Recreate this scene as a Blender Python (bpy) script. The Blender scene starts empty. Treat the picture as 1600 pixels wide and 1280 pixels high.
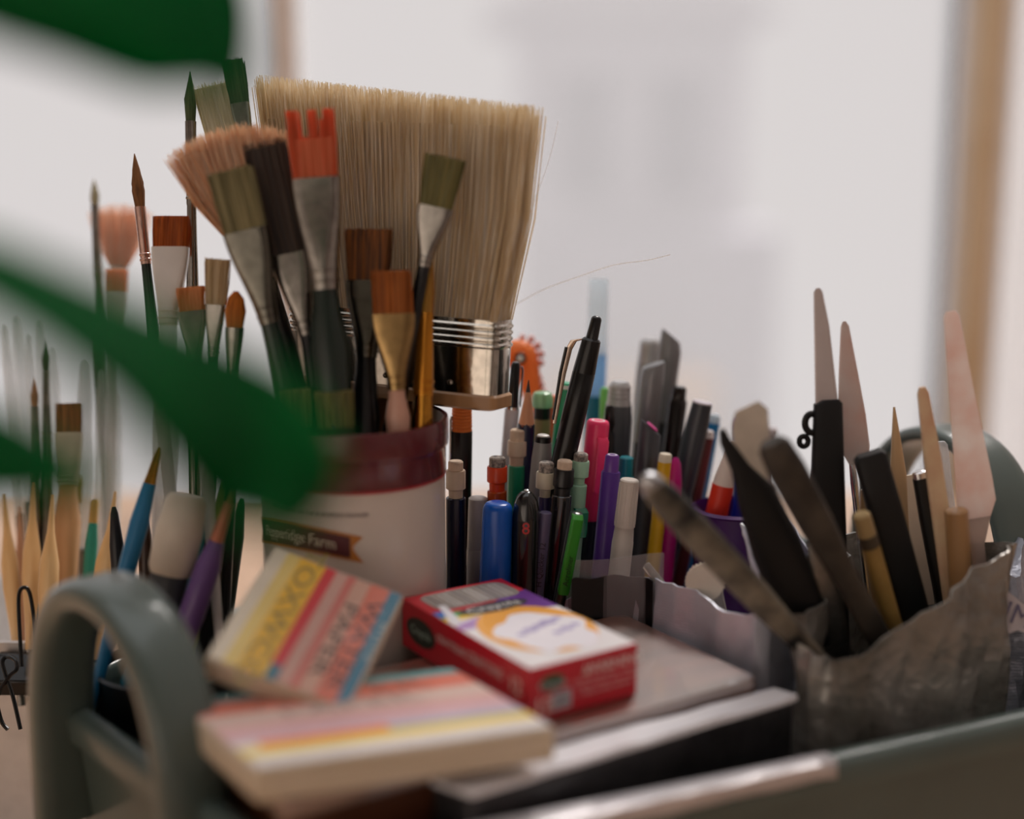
import bpy, math, random
from math import sin, cos, pi, radians, sqrt
from mathutils import Vector, Matrix
random.seed(7)
SC = bpy.context.scene
COL = SC.collection
# ------------------------------------------------------------------ camera
F = 2222.2                      # focal length in pixels of the 1600 px frame (50 mm on 36 mm)
TH = radians(11.2)
CAM = Vector((0, 0, .32))
cd = bpy.data.cameras.new('camera'); co = bpy.data.objects.new('camera', cd); COL.objects.link(co)
co.location = CAM; co.rotation_euler = (pi/2 - TH, 0, 0)
cd.lens = 50; cd.sensor_width = 36; cd.clip_start = .01; cd.clip_end = 200
cd.dof.use_dof = True; cd.dof.focus_distance = .603; cd.dof.aperture_fstop = 2.4
SC.camera = co
# ------------------------------------------------------------------ sky, sun, exposure
W = bpy.data.worlds.new('sky'); SC.world = W; W.use_nodes = True
bg = W.node_tree.nodes['Background']; bg.inputs[0].default_value = (.975, .952, .96, 1); bg.inputs[1].default_value = .92
sd = bpy.data.lights.new('sun', 'SUN'); so = bpy.data.objects.new('sun', sd); COL.objects.link(so)
sd.energy = 11; sd.angle = radians(18); sd.color = (1, .95, .89)
so.rotation_euler = Vector((-.30, -.60, -.74)).to_track_quat('-Z', 'Y').to_euler()
SC.view_settings.view_transform = 'Standard'; SC.view_settings.look = 'None'
SC.view_settings.gamma = 1; SC.view_settings.exposure = 0.46; SC.view_settings.use_curve_mapping = False

# ------------------------------------------------------------------ pixel rays
def P(u, v, a):
    x = (u-800)/F; y = (v-640)/F
    return CAM + a*Vector((x, cos(TH)-y*sin(TH), -sin(TH)-y*cos(TH)))
def onz(u, v, z):
    d = P(u, v, 1)-CAM
    return CAM + d*((z-CAM.z)/d.z)

# ------------------------------------------------------------------ materials
def lin(h):
    if isinstance(h, str):
        h = h.lstrip('#'); c = [int(h[i:i+2], 16)/255 for i in (0, 2, 4)]
    else: c = h
    return tuple(((x+.055)/1.055)**2.4 if x > .04045 else x/12.92 for x in c)+(1,)
MATS = {}
def M(col, rough=.4, metal=0., var=.12, scale=60., bump=0., trans=0., coat=0., col2=None, stretch=None, transl=0., alpha=1., ior=1.45):
    key = (col, rough, metal, var, scale, bump, trans, coat, col2, stretch, transl, alpha)
    if key in MATS: return MATS[key]
    m = bpy.data.materials.new('mat_%d' % len(MATS)); m.use_nodes = True
    nt = m.node_tree; b = nt.nodes['Principled BSDF']; N = nt.nodes.new; L = nt.links.new
    c1 = lin(col); c2 = lin(col2) if col2 else tuple(x*(1-var*2) for x in c1[:3])+(1,)
    tc = N('ShaderNodeTexCoord'); mp = N('ShaderNodeMapping'); L(tc.outputs['Object'], mp.inputs[0])
    if stretch: mp.inputs['Scale'].default_value = stretch
    nz = N('ShaderNodeTexNoise'); nz.inputs['Scale'].default_value = scale; nz.inputs['Detail'].default_value = 4
    L(mp.outputs[0], nz.inputs['Vector'])
    rp = N('ShaderNodeValToRGB'); rp.color_ramp.elements[0].position = .35; rp.color_ramp.elements[1].position = .65
    rp.color_ramp.elements[0].color = c2; rp.color_ramp.elements[1].color = c1
    L(nz.outputs['Fac'], rp.inputs[0]); L(rp.outputs[0], b.inputs['Base Color'])
    b.inputs['Roughness'].default_value = rough; b.inputs['Metallic'].default_value = metal; b.inputs['IOR'].default_value = ior
    b.inputs['Transmission Weight'].default_value = trans; b.inputs['Coat Weight'].default_value = coat; b.inputs['Coat Roughness'].default_value = .08
    b.inputs['Alpha'].default_value = alpha
    if bump:
        bp = N('ShaderNodeBump'); bp.inputs['Strength'].default_value = bump; bp.inputs['Distance'].default_value = .001
        L(nz.outputs['Fac'], bp.inputs['Height']); L(bp.outputs[0], b.inputs['Normal'])
    if transl:
        out = nt.nodes['Material Output']; t = N('ShaderNodeBsdfTranslucent'); mx = N('ShaderNodeMixShader')
        L(rp.outputs[0], t.inputs[0]); mx.inputs[0].default_value = transl
        L(b.outputs[0], mx.inputs[1]); L(t.outputs[0], mx.inputs[2]); L(mx.outputs[0], out.inputs[0])
    b.inputs['Coat IOR'].default_value = 1.5 if ior < 2 else 1.9
    MATS[key] = m
    return m
def hair(c1, c2, transl=.25): return M(c1, .55, 0, 0, 900., .3, 0, 0, c2, (1, 1, .02), transl)
def metalm(c='c9c4bf', r=.22): return M(c, r, 1., .12, 250., .05)
def wood(c1, c2, rough=.35): return M(c1, rough, 0, 0, 90., .1, 0, .3, c2, (1, 1, .08))
def plast(c, r=.32, var=.05): return M(c, r, 0, var, 80.)
def clear(c='eef2f2', r=.08, a=.35): return M(c, r, 0, .04, 60., 0, 0, 0, None, None, 0, a)

# ------------------------------------------------------------------ mesh building
class MB:
    def __init__(s): s.v = []; s.f = []
    def add(s, vs, fs):
        o = len(s.v); s.v += [tuple(p) for p in vs]; s.f += [tuple(i+o for i in f) for f in fs]
    def loft(s, secs, K=24, cap0=True, cap1=True, mat=None):
        # secs: (z, rx, ry, n, ox, oy) rings stacked along local Z
        vs = []; fs = []
        for q in secs:
            z, rx, ry = q[:3]; n = q[3] if len(q) > 3 else 2; ox = q[4] if len(q) > 4 else 0; oy = q[5] if len(q) > 5 else 0
            for k in range(K):
                t = 2*pi*(k+.5)/K; c = cos(t); d = sin(t)
                p = Vector((ox+rx*math.copysign(abs(c)**(2/n), c), oy+ry*math.copysign(abs(d)**(2/n), d), z))
                vs.append(mat @ p if mat else p)
        R = len(secs)
        for r in range(R-1):
            for k in range(K):
                k2 = (k+1) % K; fs.append((r*K+k, r*K+k2, (r+1)*K+k2, (r+1)*K+k))
        if cap0: fs.append(tuple(reversed(range(K))))
        if cap1: fs.append(tuple((R-1)*K+k for k in range(K)))
        s.add(vs, fs); return s
    def lathe(s, prof, K=24, mat=None):
        return s.loft([(z, max(r, 1e-5), max(r, 1e-5)) for r, z in prof], K, mat=mat)
    def box(s, lo, hi, mat=None):
        x0, y0, z0 = lo; x1, y1, z1 = hi
        vs = [Vector(p) for p in ((x0,y0,z0),(x1,y0,z0),(x1,y1,z0),(x0,y1,z0),(x0,y0,z1),(x1,y0,z1),(x1,y1,z1),(x0,y1,z1))]
        if mat: vs = [mat @ p for p in vs]
        s.add(vs, [(0,3,2,1),(4,5,6,7),(0,1,5,4),(1,2,6,5),(2,3,7,6),(3,0,4,7)]); return s
    def tube(s, pts, r, K=10, closed=False):
        pts = [Vector(p) for p in pts]; n = len(pts); rs = r if isinstance(r, (list, tuple)) else [r]*n
        prev = None; vs = []; fs = []
        for i, p in enumerate(pts):
            t = (pts[(i+1) % n]-pts[i-1]) if closed else (pts[min(i+1, n-1)]-pts[max(i-1, 0)])
            t.normalize()
            if prev is None:
                a = Vector((0,0,1)) if abs(t.z) < .9 else Vector((1,0,0)); u = t.cross(a).normalized()
            else: u = (prev-t*prev.dot(t)).normalized()
            prev = u; w = t.cross(u)
            for k in range(K):
                an = 2*pi*k/K; vs.append(p+(u*cos(an)+w*sin(an))*rs[i])
        for i in range(n if closed else n-1):
            j = (i+1) % n
            for k in range(K):
                k2 = (k+1) % K; fs.append((i*K+k, i*K+k2, j*K+k2, j*K+k))
        if not closed: fs.append(tuple(reversed(range(K)))); fs.append(tuple((n-1)*K+k for k in range(K)))
        s.add(vs, fs); return s
    def prism(s, outline, z0, z1, mat=None):
        n = len(outline); vs = [Vector((x, y, z)) for z in (z0, z1) for x, y in outline]
        if mat: vs = [mat @ p for p in vs]
        s.add(vs, [tuple(reversed(range(n))), tuple(range(n, 2*n))]+[(k, (k+1) % n, n+(k+1) % n, n+k) for k in range(n)]); return s
    def strands(s, N, w0, t0, w1, t1, z0, L, r, jit=.06, round_=False, lenfn=None, curl=.0, tipx=0.):
        for _ in range(N):
            a, b = random.uniform(-1, 1), random.uniform(-1, 1)
            if round_:
                while a*a+b*b > 1: a, b = random.uniform(-1, 1), random.uniform(-1, 1)
            l = L*(1+random.uniform(-jit, jit*.6)); l *= lenfn(a) if lenfn else 1
            p0 = Vector((a*w0, b*t0, z0)); p2 = Vector((tipx+a*w1+random.gauss(0, jit*w1*.35), b*t1+random.gauss(0, jit*t1*.8), z0+l))
            p1 = (p0+p2)/2+Vector((a*abs(w1-w0)*curl+random.gauss(0, r), random.gauss(0, r), 0))
            rings = ((p0, r), (p1, r), (p2, r*.5)); vs = []
            for p, q in rings:
                for k in range(3): vs.append(p+Vector((cos(k*2.094)*q, sin(k*2.094)*q, 0)))
            fs = [(0,1,4,3),(1,2,5,4),(2,0,3,5),(3,4,7,6),(4,5,8,7),(5,3,6,8),(6,7,8)]
            s.add(vs, fs)
        return s
    def build(s, name, mat, parent=None, ang=40, kind=None):
        me = bpy.data.meshes.new(name); me.from_pydata(s.v, [], s.f); me.update()
        me.polygons.foreach_set('use_smooth', [True]*len(me.polygons))
        me.set_sharp_from_angle(angle=radians(ang))
        me.materials.append(mat); o = bpy.data.objects.new(name, me); COL.objects.link(o)
        if parent: o.parent = parent
        if kind: o['kind'] = kind
        return o
def bevel(o, w, seg=2):
    b = o.modifiers.new('bevel', 'BEVEL'); b.width = w; b.segments = seg; b.limit_method = 'ANGLE'; b.angle_limit = radians(40); return o
def tag(o, label=None, cat=None, group=None, kind=None):
    if label: o['label'] = label
    if cat: o['category'] = cat
    if group: o['group'] = group
    if kind: o['kind'] = kind
    return o
def thing(name, label, cat, mat=None, group=None):
    o = bpy.data.objects.new(name, None); o.empty_display_size = .01; COL.objects.link(o)
    if mat is not None: o.matrix_world = mat
    return tag(o, label, cat, group)
def frame(base, top, roll=0.):
    z = (top-base).normalized(); x = Vector((1,0,0)); x = (x-z*x.dot(z)).normalized(); y = z.cross(x)
    c, d = cos(radians(roll)), sin(radians(roll)); x, y = x*c+y*d, y*c-x*d
    return Matrix(((x.x,y.x,z.x,base.x),(x.y,y.y,z.y,base.y),(x.z,y.z,z.z,base.z),(0,0,0,1)))
def fmat(o, x, y, z):
    return Matrix(((x.x,y.x,z.x,o.x),(x.y,y.y,z.y,o.y),(x.z,y.z,z.z,o.z),(0,0,0,1)))
def text_part(name, s, size, mat, parent, m, bend=None, sx=1., ext=.00004, align='CENTER', font_shear=0.):
    c = bpy.data.curves.new('t', 'FONT'); c.body = s; c.size = size; c.align_x = align; c.align_y = 'CENTER'; c.extrude = ext; c.resolution_u = 2; c.shear = font_shear
    o = bpy.data.objects.new('t', c); COL.objects.link(o)
    dg = bpy.context.evaluated_depsgraph_get(); me = bpy.data.meshes.new_from_object(o.evaluated_get(dg))
    bpy.data.objects.remove(o); bpy.data.curves.remove(c)
    for v in me.vertices:
        p = Vector((v.co.x*sx, v.co.y, v.co.z)); v.co = bend(p) if bend else m @ p
    me.materials.clear(); me.materials.append(mat); me.name = name
    q = bpy.data.objects.new(name, me); COL.objects.link(q); q.parent = parent
    return q
def smooth_poly(pts, n=6):
    # closed Catmull-Rom
    out = []; N = len(pts)
    for i in range(N):
        a, b, c, d = (Vector(pts[(i+k-1) % N]) for k in range(4))
        for j in range(n):
            t = j/n; out.append(.5*((2*b)+(c-a)*t+(2*a-5*b+4*c-d)*t*t+(3*b-a-3*c+d)*t**3))
    return out
def open_spline(pts, n=6):
    pts = [Vector(p) for p in pts]; out = []
    for i in range(len(pts)-1):
        a = pts[max(i-1, 0)]; b = pts[i]; c = pts[i+1]; d = pts[min(i+2, len(pts)-1)]
        for j in range(n):
            t = j/n; out.append(.5*((2*b)+(c-a)*t+(2*a-5*b+4*c-d)*t*t+(3*b-a-3*c+d)*t**3))
    out.append(pts[-1]); return out
def round_poly(pts, r, n=6):
    out = []; N = len(pts)
    for i in range(N):
        p = Vector(pts[i]); a = (Vector(pts[i-1])-p).normalized(); b = (Vector(pts[(i+1) % N])-p).normalized()
        rr = r[i] if isinstance(r, (list, tuple)) else r
        for k in range(n+1):
            t = k/n; out.append((1-t)**2*(p+a*rr)+2*t*(1-t)*p+t*t*(p+b*rr))
    return out
def inset(pts, d):
    # inset of a counter-clockwise 2D polygon
    out = []; N = len(pts)
    for i in range(N):
        t = (pts[(i+1) % N]-pts[i-1]).normalized(); out.append(pts[i]+Vector((-t.y, t.x))*d)
    return out
def shell(mb, rings, cap_last=None):
    # rings: list of lists of 3D points, all the same count
    K = len(rings[0]); vs = [p for r in rings for p in r]; fs = []
    for r in range(len(rings)-1):
        for k in range(K):
            k2 = (k+1) % K; fs.append((r*K+k, r*K+k2, (r+1)*K+k2, (r+1)*K+k))
    if cap_last: fs.append(tuple((len(rings)-1)*K+k for k in range(K)))
    mb.add(vs, fs); return mb

# ================================================================== THE SETTING
def struct(o): o['kind'] = 'structure'; return o
WY = 1.30
wallm = M('d9d0cc', .8, 0, .03, 20., .05)
b = MB(); b.box((-2.25, -1.65, -.78), (.85, WY+.06, -.74)); struct(b.build('floor', wood('8a6a4c', '6f523a')))
tt = MB(); tt.box((-1.1, -.15, -.03), (.76, WY-.06, 0)); 
table = thing('work_table', 'pale tan wooden table top under the paint tote and the white bin', 'table')
bevel(tt.build('table_top', wood('c4a183', 'ae8a6c', .5), table), .003)
for x in (-1.05, .70):
    for y in (-.1, WY-.1):
        l = MB(); l.loft([(-.74, .02, .02, 6), (-.03, .025, .025, 6)], 16); o = l.build('leg', wood('b08f72', '9a7a5e', .5), table); o.location = (x, y, 0)
b = MB(); b.box((.80, -1.6, -.74), (.85, WY+.06, 2.2)); struct(b.build('wall_right', wallm))
SK = (-1.5, .75, -.35, 1.25)      # unseen roof opening, added to brighten the tops: x0, x1, y0, y1
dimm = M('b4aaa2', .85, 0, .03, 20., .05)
b = MB(); b.box((-2.25, -1.65, 2.2), (.85, SK[2], 2.25)); b.box((-2.25, SK[2], 2.2), (SK[0], SK[3], 2.25)); b.box((SK[1], SK[2], 2.2), (.85, SK[3], 2.25)); b.box((-2.25, SK[3], 2.2), (.85, WY+.06, 2.25)); struct(b.build('ceiling', wallm))
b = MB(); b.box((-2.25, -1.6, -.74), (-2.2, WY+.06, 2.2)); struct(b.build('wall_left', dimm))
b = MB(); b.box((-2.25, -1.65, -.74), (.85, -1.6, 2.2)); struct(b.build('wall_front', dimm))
b = MB(); b.box((-2.2, WY, -.74), (.80, WY+.06, -.16)); b.box((-2.2, WY, 1.55), (.80, WY+.06, 2.2)); b.box((.414, WY, -.16), (.438, WY+.06, 1.55)); b.box((-2.2, WY, -.16), (-1.5, WY+.06, 1.55))
struct(b.build('wall_back', wallm))
framem = M('f0ecea', .5, 0, .03); taupe = M('e6dcd6', .5, 0, .05)
for i, (x0, x1) in enumerate(((-1.5, -.205), (-.205, .414), (.438, .80))):  # third window is added, to light the curtain from behind
    w = thing('window_%d' % (i+1), None, None); w['kind'] = 'structure'
    pm = bpy.data.materials.get('added_haze_pane')
    if not pm:
        pm = bpy.data.materials.new('added_haze_pane'); pm.use_nodes = True; nt = pm.node_tree; nt.nodes.remove(nt.nodes['Principled BSDF'])
        tr = nt.nodes.new('ShaderNodeBsdfTransparent'); tl = nt.nodes.new('ShaderNodeBsdfTranslucent'); tl.inputs[0].default_value = (.285, .281, .283, 1); tr.inputs[0].default_value = (.735, .73, .735, 1)
        mx = nt.nodes.new('ShaderNodeMixShader'); mx.inputs[0].default_value = .42  # milky haze and grey tint put in to set the outdoor brightness
        nt.links.new(tr.outputs[0], mx.inputs[1]); nt.links.new(tl.outputs[0], mx.inputs[2]); nt.links.new(mx.outputs[0], nt.nodes['Material Output'].inputs[0])
    p = MB(); p.box((x0+.008, WY+.028, -.14), (x1-.008, WY+.0281, 1.53)); p.build('pane', pm, w)
    f = MB(); t = .010
    f.box((x0, WY+.005, -.16), (x0+t, WY+.05, 1.55)); f.box((x1-t, WY+.005, -.16), (x1, WY+.05, 1.55)); f.box((x0+t, WY+.005, -.16), (x1-t, WY+.05, -.14)); f.box((x0+t, WY+.005, 1.53), (x1-t, WY+.05, 1.55))
    f.build('window_frame', framem, w)
b = MB(); b.box((-.206, WY-.012, -.16), (-.190, WY+.003, 1.55)); struct(b.build('trim_1', taupe))
b = MB(); b.box((.410, WY-.016, -.16), (.434, WY-.001, 1.6)); bevel(b.build('trim_2', wood('e6d2b4', 'd4b890')), .003); struct(bpy.data.objects['trim_2'])
b = MB(); vs = []; n_ = 60
for i in range(n_+1):
    x = .432+.36*i/n_; y = WY-.045+.012*sin(i*.9)+.005*sin(i*2.3)
    vs += [(x, y, -.05), (x, y, 1.58)]
b.add(vs, [(2*i, 2*i+2, 2*i+3, 2*i+1) for i in range(n_)]); cu = b.build('curtain', M('f2e8e4', .8, 0, .02, 60., 0, 0, 0, None, None, .25, .25), None, 80)  # curtain added, backlit, so the right edge reads bright
tag(cu, 'sheer off-white curtain added to brighten the right edge of the picture', 'curtain')
# neighbouring house far outside the glass
hs = thing('neighbour_house', 'pale grey neighbouring house blurred beyond the window glass', 'house', Matrix.Translation((0, 14, -6)))
b = MB(); b.box((.05, 0, 0), (2.25, 3, 7.35)); b.build('wall', M('c4bfc8', .9, 0, .03, 2.), hs)
b = MB(); b.box((.5, -1.2, 0), (2.4, 0, 5.4)); b.build('porch', M('b4b0bd', .9, 0, .03, 2.), hs)
b = MB(); b.prism([(-.3, -.0), (1.15, .9), (2.6, 0)], 0, 3.4, Matrix.Translation((0, -.2, 7.35)) @ Matrix(((1,0,0,0),(0,0,1,0),(0,1,0,0),(0,0,0,1)))); b.build('roof', M('c9c4cb', .9, 0, .03, 2.), hs)
for x in (.45, 1.35):
    b = MB(); b.box((x, -.04, 5.7), (x+.5, .02, 6.8)); o = b.build('window', M('8f8d9c', .2), hs)
gl = MB(); gl.box((.2, 11.5, -6), (1.7, 12.5, -1.75)); tag(gl.build('garden_shed', M('b88a60', .9, 0, .05, 2.)), 'tan shed roof blurred low outside the window', 'shed')

# ================================================================== TOTE
RIMZ = .105
TQ = [Vector(p) for p in ((-.060, .386), (.250, .527), (.165, .752), (-.138, .612), (-.181, .524))]
plan = round_poly(TQ, [.04, .05, .05, .035, .025], 7)
tcen = sum(TQ, Vector((0, 0)))/5
totem = M('56645f', .3, 0, .05, 30., .03, 0, .35)
tote = thing('storage_tote', 'grey-green plastic carry tote with arched handles holding all the supplies', 'tote', Matrix.Translation((tcen.x, tcen.y, 0)))
def ring(off, z, sc=1.): return [Vector(((p.x-tcen.x)*sc, (p.y-tcen.y)*sc, z)) for p in inset(plan, off)]
b = MB(); rs = [ring(.012, .001), ring(.010, .0), ring(.0, RIMZ-.014), ring(.0, RIMZ-.004), ring(.004, RIMZ-.003), ring(.013, .014), ring(.03, .012)]
shell(b, rs, True); b.build('body', totem, tote, 50)
b = MB(); shell(b, [ring(.0, RIMZ-.012), ring(-.004, RIMZ-.012), ring(-.005, RIMZ-.003), ring(-.003, RIMZ), ring(.003, RIMZ), ring(.0045, RIMZ-.002), ring(.0045, RIMZ-.008)]); b.build('rim', totem, tote, 60)
def handle(p0, p1, top, wid, thick, nrm_shift=0.):
    # arched strap from p0 to p1 (2D), crown at height top; strap is wide along the tote and thick in the arch plane
    p0 = Vector((p0[0], p0[1])); p1 = Vector((p1[0], p1[1])); e = (p1-p0); Wd = e.length; e.normalize(); n = Vector((-e.y, e.x))
    pts = []; z00 = RIMZ-.045; H = top-z00
    for k in range(41):
        t = k/40; an = pi*t; x = Wd/2-Wd/2*math.copysign(abs(cos(an))**.95, cos(an)); z = z00+H*(abs(sin(an))**.55)
        pts.append((x, z))
    mb = MB(); vs = []; K = 12
    for i, (x, z) in enumerate(pts):
        x0, z0 = pts[max(i-1, 0)]; x1, z1 = pts[min(i+1, 40)]; tx, tz = x1-x0, z1-z0; l = sqrt(tx*tx+tz*tz); nx, nz = -tz/l, tx/l
        for k in range(K):
            a = 2*pi*(k+.5)/K; c, d = cos(a), sin(a)
            q1 = math.copysign(abs(c)**.5, c)*wid/2; q2 = math.copysign(abs(d)**.5, d)*thick/2
            q = p0+e*(x+nx*q2)+n*q1
            vs.append((q.x-tcen.x, q.y-tcen.y, z+nz*q2))
    fs = []
    for i in range(40):
        for k in range(K): fs.append((i*K+k, i*K+(k+1) % K, (i+1)*K+(k+1) % K, (i+1)*K+k))
    fs += [tuple(range(K)), tuple(40*K+k for k in range(K))]
    mb.add(vs, fs); return mb.build('handle', totem, tote, 60)
handle((-.104, .431), (-.171, .506), .162, .024, .012)
handle((.224, .590), (.180, .69), .182, .026, .007)
b = MB(); q = P(1572, 858, .655)
b.loft([(0, .0001, .0001), (.0002, .0055, .0022), (.0008, .004, .0016)], 12, mat=Matrix.Translation(q-Vector((tcen.x, tcen.y, 0))-Vector((0, .006, 0))) @ Matrix.Rotation(radians(90), 4, 'X') @ Matrix.Rotation(radians(28), 4, 'Z')); o = b.build('paint_smear', M('1f7fc4', .3), tote); o['label'] = 'bright blue paint smear'

# ------------------------------------------------------------------ wooden case under the papers and crayon box
ce = Vector((.848, .53)).normalized(); cn = Vector((-ce.y, ce.x))
case = thing('wooden_case', 'polished reddish-brown wooden case with a flat lid under the crayon box', 'case', fmat(Vector((.092, .4976, .0125)), Vector((-ce.x, -ce.y, 0)), Vector((cn.x, cn.y, 0))*-1, Vector((0, 0, 1))))
# local: x runs left along the front edge, y negative goes to the back
casem = M('7a4328', .42, 0, 0, 60., .03, 0, 1., '56301c', (.2, 1.2, 1), ior=3.0)
b = MB(); b.box((.002, -.082, 0), (.188, -.002, .1015)); bevel(b.build('case_body', M('5a3320', .4, 0, 0, 60., .04, 0, .2, '40220f', (.2, 1, 1)), case), .001)
b = MB(); b.prism(round_poly([Vector((0, 0)), Vector((.19, 0)), Vector((.19, -.085)), Vector((0, -.085))][::-1], .005, 4), .1018, .1075); bevel(b.build('lid', casem, case), .0008)

# ------------------------------------------------------------------ duct tape materials
def tape(c1, c2, rough=.34, bump=.5, metal=.35):
    key = ('tape', c1)
    if key in MATS: return MATS[key]
    m = M(c1, rough, metal, 0, 35., 0, 0, 0, c2); m = m.copy(); nt = m.node_tree; b_ = nt.nodes['Principled BSDF']
    wv = nt.nodes.new('ShaderNodeTexWave'); wv.wave_type = 'BANDS'; wv.bands_direction = 'Z'; wv.inputs['Scale'].default_value = 260
    n2 = nt.nodes.new('ShaderNodeTexNoise'); n2.inputs['Scale'].default_value = 70; n2.inputs['Detail'].default_value = 3
    tc = nt.nodes['Texture Coordinate']; nt.links.new(tc.outputs['Object'], wv.inputs['Vector']); nt.links.new(tc.outputs['Object'], n2.inputs['Vector'])
    b1 = nt.nodes.new('ShaderNodeBump'); b1.inputs['Strength'].default_value = .10; b1.inputs['Distance'].default_value = .0003; nt.links.new(wv.outputs['Fac'], b1.inputs['Height'])
    b2 = nt.nodes.new('ShaderNodeBump'); b2.inputs['Strength'].default_value = bump; b2.inputs['Distance'].default_value = .004
    nt.links.new(n2.outputs['Fac'], b2.inputs['Height']); nt.links.new(b1.outputs[0], b2.inputs['Normal']); nt.links.new(b2.outputs[0], b_.inputs['Normal'])
    MATS[key] = m; return m
silver = tape('d6d8e4', 'c8cad6', .32, .3, .25); dull = tape('a5a29c', '74716b', .22, .9, .35); shaded_tape = tape('3b3a3c', '2a292b', .3, .5, .2)  # last one: grey tape with the front face's shade in its colour
# taped box along the front wall of the tote
tb = thing('taped_box', 'low cardboard box wrapped in shiny grey duct tape along the front rim', 'box', Matrix.Translation((0, 0, .0125)))
f0, f1 = Vector((-.013, .4150)), Vector((.104, .4925)); b0, b1_ = Vector((-.0255, .4235)), Vector((.0975, .4985))
def slab(mb, A, B, C, D, z0, z1, n=10, wob=.0006):
    rings = []
    for i in range(n+1):
        t = i/n; a = A.lerp(B, t); c = D.lerp(C, t); w = random.uniform(-wob, wob)
        rings.append([Vector((a.x, a.y+w, z0)), Vector((a.x, a.y+w*2, z1+w)), Vector((c.x, c.y, z1+random.uniform(-wob, wob))), Vector((c.x, c.y, z0))])
    vs = [p for r in rings for p in r]; fs = [(0,1,2,3), tuple(4*n+k for k in (3,2,1,0))]
    for i in range(n):
        for k in range(4): fs.append((4*i+k, 4*(i+1)+k, 4*(i+1)+(k+1) % 4, 4*i+(k+1) % 4))
    mb.add(vs, fs)
b = MB(); slab(b, f0, f1, b1_, b0, 0, .1012, 14); bevel(b.build('box_wall', shaded_tape, tb), .0012)
b = MB(); k = Vector((.0008, -.0012)); slab(b, f0+k-ce*.0004, f1+k, b1_-k*.1, b0+k*.1-ce*.0004, .1012, .1032, 14, .0004); b.build('lit_tape_strip', tape('f8f7fa', 'f0eff4', .25, .2, .05), tb)  # top of the grey tape, its bright reflection painted as white
# tape folded over the tote's front rim, coloured pale where light catches it
b = MB(); rr = []
for i in range(19):
    t = i/18; A = TQ[0].lerp(TQ[1], .10+.45*t); e = (TQ[1]-TQ[0]).normalized(); n = Vector((-e.y, e.x)); w = random.uniform(-.0005, .0005)
    wd = .0045*(1-.75*t)
    rr.append([Vector((*(A-n*.0055), RIMZ-.0055+w-.0065*(1-t*.6)*0)), Vector((*(A-n*(.0052+w)), RIMZ+.0002)), Vector((*(A-n*.002), RIMZ+.0008)), Vector((*(A+n*wd), RIMZ+.0008)), Vector((*(A+n*(.0052)), RIMZ-.001)), Vector((*(A+n*(.0056)), RIMZ-.022+w*4))])
vs = [p for r in rr for p in r]; fs = [(6*i+k, 6*(i+1)+k, 6*(i+1)+k+1, 6*i+k+1) for i in range(18) for k in range(5)]
b.add(vs, fs); o = b.build('lit_rim_tape', tape('e8e4e6', 'dcd8dc', .3, .2, .3), None)
sol = o.modifiers.new('s', 'SOLIDIFY'); sol.thickness = .0003; tag(o, 'strip of tape folded over the front rim of the tote, coloured pale for the light on it', 'tape')

# ------------------------------------------------------------------ pouches (taped walls with a false bottom)
def pouch(name, label, pts, zb, mat, wob, inner_floor, nspl=5, wall=.0009):
    # pts: (x, y, ztop); wrinkled wall
    c3 = smooth_poly([Vector(p) for p in pts], nspl); c = sum(c3, Vector())/len(c3)
    t = thing(name, label, 'pouch', Matrix.Translation((c.x, c.y, zb)))
    R = 14; rings = []
    ph = [random.uniform(0, 6.28) for _ in range(12)]
    c2 = [Vector((p.x, p.y)) for p in c3]
    nn = []
    for i in range(len(c2)):
        q = (c2[(i+1) % len(c2)]-c2[i-1]).normalized(); nn.append(Vector((q.y, -q.x)))
    def row(f, off):
        r = []
        for i, p in enumerate(c3):
            z = zb+(p.z-zb)*f
            w = wob*(.5+.6*f)*(sin(i*.9+ph[0]+f*5)+.8*sin(i*2.1+ph[1]-f*9)+.7*sin(i*.45+ph[2]+f*14)+.35*sin(i*3.7+f*21+ph[3]))
            q = c2[i]+nn[i]*(w-off); r.append(Vector((q.x-c.x, q.y-c.y, z-zb)))
        return r
    rings = [row(k/R, 0) for k in range(R+1)]+[row(1, wall)]+[row(k/R, wall) for k in range(R-1, -1, -1)]
    b = MB(); shell(b, rings); b.build('wall', mat, t, 70)
    b = MB(); out = [Vector((p.x-c.x, p.y-c.y)) for p in inset(c2, .004)]
    b.prism([(p.x, p.y) for p in out], .0002, inner_floor-zb); b.build('false_bottom', M('4a4744', .8), t)
    return t
PFL = .06
pouch('pen_pouch', 'silver duct-tape pouch packed with pens and markers behind the crayon box',
      [(-.021,.555,.118), (.012,.566,.122), (.036,.571,.133), (.050,.569,.136), (.062,.556,.138), (.075,.541,.138), (.086,.529,.134), (.096,.521,.137), (.107,.532,.139),
       (.122,.565,.137), (.133,.62,.135), (.128,.69,.13), (.06,.690,.13), (-.015,.660,.13), (-.031,.612,.125)], .0125, silver, .0010, PFL)
pouch('tool_pouch', 'crumpled dull grey duct-tape pouch of knives at the right end',
      [(.106,.5095,.138), (.112,.500,.129), (.124,.4975,.127), (.150,.509,.138), (.172,.519,.150), (.190,.531,.157), (.199,.545,.158), (.193,.575,.15), (.172,.607,.148), (.146,.595,.146), (.134,.56,.146), (.120,.527,.140)], .0125, dull, .0015, .045)
b = MB(); rr = []
base = [P(1540, 905, .60), P(1560, 885, .60), P(1582, 890, .598), P(1612, 920, .595), P(1625, 1010, .59), P(1585, 1080, .585)]

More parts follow.
